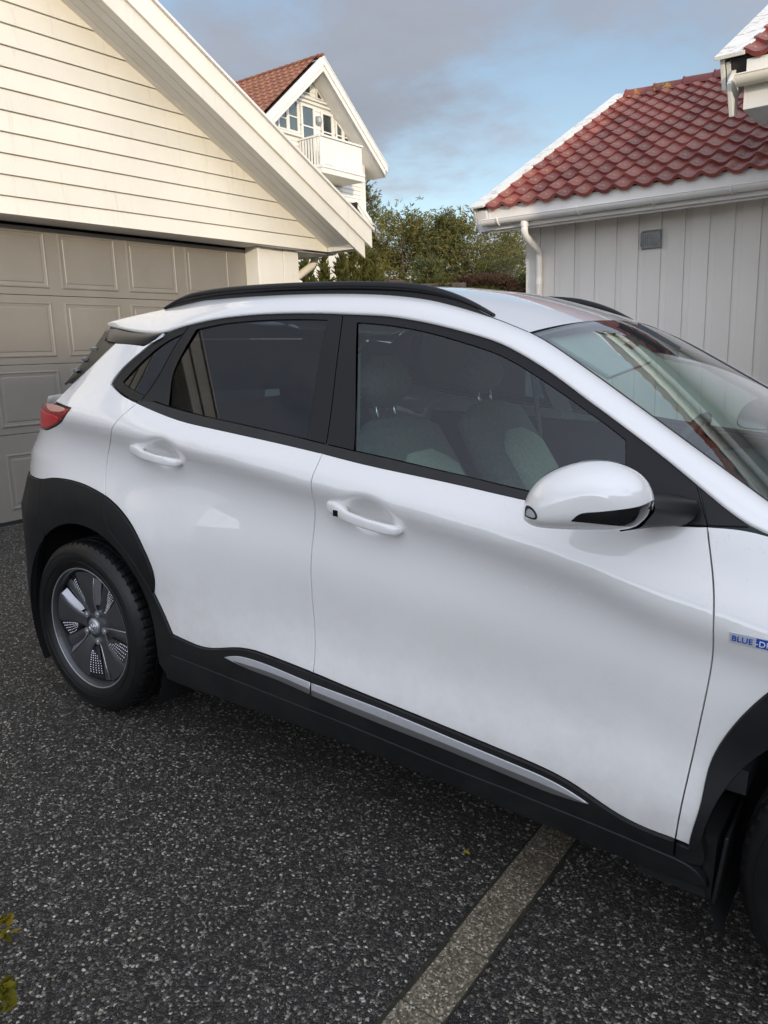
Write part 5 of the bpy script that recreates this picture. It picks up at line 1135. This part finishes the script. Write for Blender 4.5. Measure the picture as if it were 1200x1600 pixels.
tree('pine_tree','wide bushy pine right of the pointed spruce, above the brown hedge',-12.6,23.6,5.85,2.2,5,'pine_needles',(.12,'pine',3,.055),G,1800,.27)
tree('pine_tree','open feathery pine with bright sky between its outer twigs, left of the downpipe',-11.2,22.4,5.2,1.9,6,'pine_needles',(.15,'pine',2,.04),G,900,.25)
tree('pine_tree','loose thin pine at the end of the row nearest the red roofed outbuilding',-9.9,21.0,4.35,1.2,16,'spruce_needles',(.12,'pine',2,.04),G,600,.22)
tree('birch_tree','sparse rusty-brown tree with pale stems in the gap beside the outbuilding corner',-13.9,29.6,5.7,1.3,7,'twig_brown',(.25,'round',1,.03),None,800,.20,bark='birch')
tree('spruce_tree','low dark blue-green spruce in the shade of the taller pines',-11.6,18.9,4.0,1.1,8,'spruce_needles',(.04,'cone',3,.05),G,900,.24)
def thuja(label,x,y,top,rad,seed):
    z0=gz(x,y)-.05; h=top-z0; r=np.random.RandomState(seed); root=empty('thuja_shrub',label,'shrub',(x,y,z0),'thujas beside the garage')
    MB().tube([(0,0,0),(0,0,h*.5),(0,0,h*.9)],[.035,.02,.006],7).obj('stem','bark',root,smooth=True)
    lv=Leaves(seed)
    for i in range(520):
        t=r.uniform(0,1)**1.0; R_=rad*((1-t)**.8*.95+.06)*r.uniform(.5,1.1)*(1+.25*math.sin(9*t+seed)); a=r.uniform(0,2*math.pi); lv.tuft((math.cos(a)*R_,math.sin(a)*R_,h*t*.97),(math.cos(a)*.5,math.sin(a)*.5,1),3,.12,.035,.35)
    lv.obj('foliage','thuja_leaf',root)
for i,(x,y,t,rr,l) in enumerate([(-5.10,6.08,2.60,.30,'low thuja half behind the garage downpipe'),(-5.25,6.62,2.72,.30,'thuja just right of the garage downpipe elbow'),(-5.36,7.15,2.82,.32,'thuja under the lower tip of the garage bargeboard'),(-5.56,7.66,3.02,.30,'tallest thuja, right beneath the bargeboard end'),(-5.74,8.18,3.00,.27,'slim pointed thuja in front of the white lean-to wall'),(-5.92,8.66,3.02,.26,'thuja farthest from the garage, beside the lean-to roof end'),(-5.6,8.3,2.66,.42,'squat bushy thuja in front of the slim pointed one')]):
    thuja(l,x,y,t,rr,20+i)
def hedge(name,label,c,size,seed,mat,n=2600,L=.09,wd=.03):
    x,y,z=c; r=np.random.RandomState(seed); root=empty(name,label,'hedge',c)
    b=MB(); sx,sy,sz=size
    for k in range(9): q=r.uniform(-.7,.7,2); b.tube([(q[0]*sx*.6,q[1]*sy*.6,-sz*.9),(q[0]*sx,q[1]*sy,sz*.3)],[.02,.008],5)
    b.obj('stems','bark',root)
    lv=Leaves(seed)
    for i in range(n):
        v=r.normal(0,1,3); v/=np.linalg.norm(v); v[2]=abs(v[2])*1.0-.25; k=r.uniform(.62,1.05)**.6; e=np.sign(v)*np.abs(v)**.75
        lv.tuft(e*np.array(size)*k,v+np.array([0,0,.4]),2,L,wd,.6)
    lv.obj('foliage',mat,root); return root
hedge('clipped_hedge','yellow-green rounded hedge behind the car roof, left of the brown one',(-6.70,11.85,2.42),(.62,.55,.34),41,'hedge_green',3000,.08,.028)
hedge('clipped_hedge','small green mound at the left end of the timber edging',(-7.35,11.3,2.42),(.45,.4,.24),43,'hedge_green',1800,.08,.028)
hedge('brown_hedge','flat-topped russet brown hedge between green hedge and outbuilding',(-5.90,12.35,2.50),(.78,.55,.30),42,'hedge_brown',4200,.08,.02)
hedge('trailing_shrub','pale green trailing shrub under the brown hedge',(-5.55,11.75,2.30),(.42,.3,.18),44,'hedge_green',700,.09,.03)
hedge('dark_shrub','dark green shrub at the foot of the outbuilding corner',(-5.05,13.2,2.45),(.45,.4,.42),45,'spruce_needles',2000,.09,.03)
# stone pieces and timber edge on the bank
random.seed(11)
for i,(x,y) in enumerate([(-5.62,11.35),(-5.45,11.45),(-5.28,11.52),(-5.08,11.62)]):
    r=np.random.RandomState(60+i); rows=[]
    for t in np.linspace(.08,math.pi-.08,7): rows.append([((.10+.03*r.rand())*math.sin(t)*math.cos(a)*1.25,(.08+.02*r.rand())*math.sin(t)*math.sin(a),.065*math.cos(t)*(1+.2*r.rand())) for a in np.linspace(0,2*math.pi,9,endpoint=False)])
    o=MB().grid(rows,close=True).obj('garden_stone','stone'); o.location=(x,y,gz(x,y)+.05+.22); tag(o,['pale flat stone at the left end of the row under the trailing shrub','pale stone second along from the left under the trailing shrub','pale stone third along under the brown hedge','pale stone at the right end of the row beside the dark shrub'][i],'stone','pale stones edging the bank')
o=MB().box(-1.0,1.0,-.05,.05,-.3,.11).obj('timber_edging','wood_edge',bevel=.01); o.location=(-6.75,11.20,2.50); o.rotation_euler=(0,0,R(38)); tag(o,'weathered reddish timber edging below the yellow-green hedge','edging')
bwl=empty('retaining_wall','low red-brown block wall behind the thujas','wall',(-7.45,8.45,1.12)); bwl.rotation_euler=(0,0,R(40)); bk=None
for r_ in range(10):
    for c in range(12):
        if bk is None: bk=MB().box(0,.285,0,.14,0,.135).obj('block','brick',bwl,bevel=.01); o=bk
        else: o=bk.copy(); COL.objects.link(o); o.parent=bwl
        o.location=(-1.75+.295*c+.14*(r_%2),random.uniform(-.012,.012),.145*r_)
# shrub whose yellowing leaves just reach the left edge of the picture
SB=empty('low_shrub','few yellow-green shrub leaves reaching in at the bottom left edge','shrub',(1.05,-1.955,-.030)); lv=Leaves(77); r=np.random.RandomState(78); st=MB()
for i in range(34):
    a=r.uniform(0,2*math.pi); h=r.uniform(.10,.30); q=r.uniform(.02,.17); p=np.array([math.cos(a)*q,math.sin(a)*q,h]); st.tube([(0,0,0),p*.5+np.array([0,0,.03]),p],[.004,.003,.0015],5)
    for k in range(6): lv.tuft(p*r.uniform(.55,1.05),p/np.linalg.norm(p)+np.array([0,0,.2]),1,.035,.022,.9)
for q in ((1.0,-1.742,.10),(1.03,-1.752,.085),(1.015,-1.75,.115),(1.205,-1.842,.11),(1.19,-1.838,.085),(1.185,-1.835,.055),(1.21,-1.845,.13)):
    p=np.array(q)-np.array((1.05,-1.955,-.030)); st.tube([(0,0,0),p*.5+np.array([0,0,.03]),p],[.003,.002,.0012],5)
    for k in range(5): lv.tuft(p,(p[0],p[1],.12),1,.030,.020,.8)
st.obj('stems','bark',SB,smooth=True); lv.obj('foliage','yellow_leaf',SB)

lf=Leaves(91); lf.tuft((0,0,.004),(1,.3,.05),2,.022,.014,.25); fl=lf.obj('fallen_leaf','yellow_leaf'); fl.location=(1.585,-.742,gz(1.585,-.742)+.002); tag(fl,'tiny yellow leaf lying on the asphalt beside the paver strip','leaf')

r=np.random.RandomState(5); pb=MB().grid([[(1.02+k*math.cos(a)*.26*(1+.12*math.sin(3*a)),-2.14+k*math.sin(a)*.20*(1+.1*math.cos(4*a)),gz(1.05,-2.0)+.004+.028*(1-k**2)) for a in np.linspace(0,2*math.pi,25)] for k in (1,.8,.5,.2,.0)]).obj('planting_bed','soil',smooth=True); tag(pb,kind='structure')
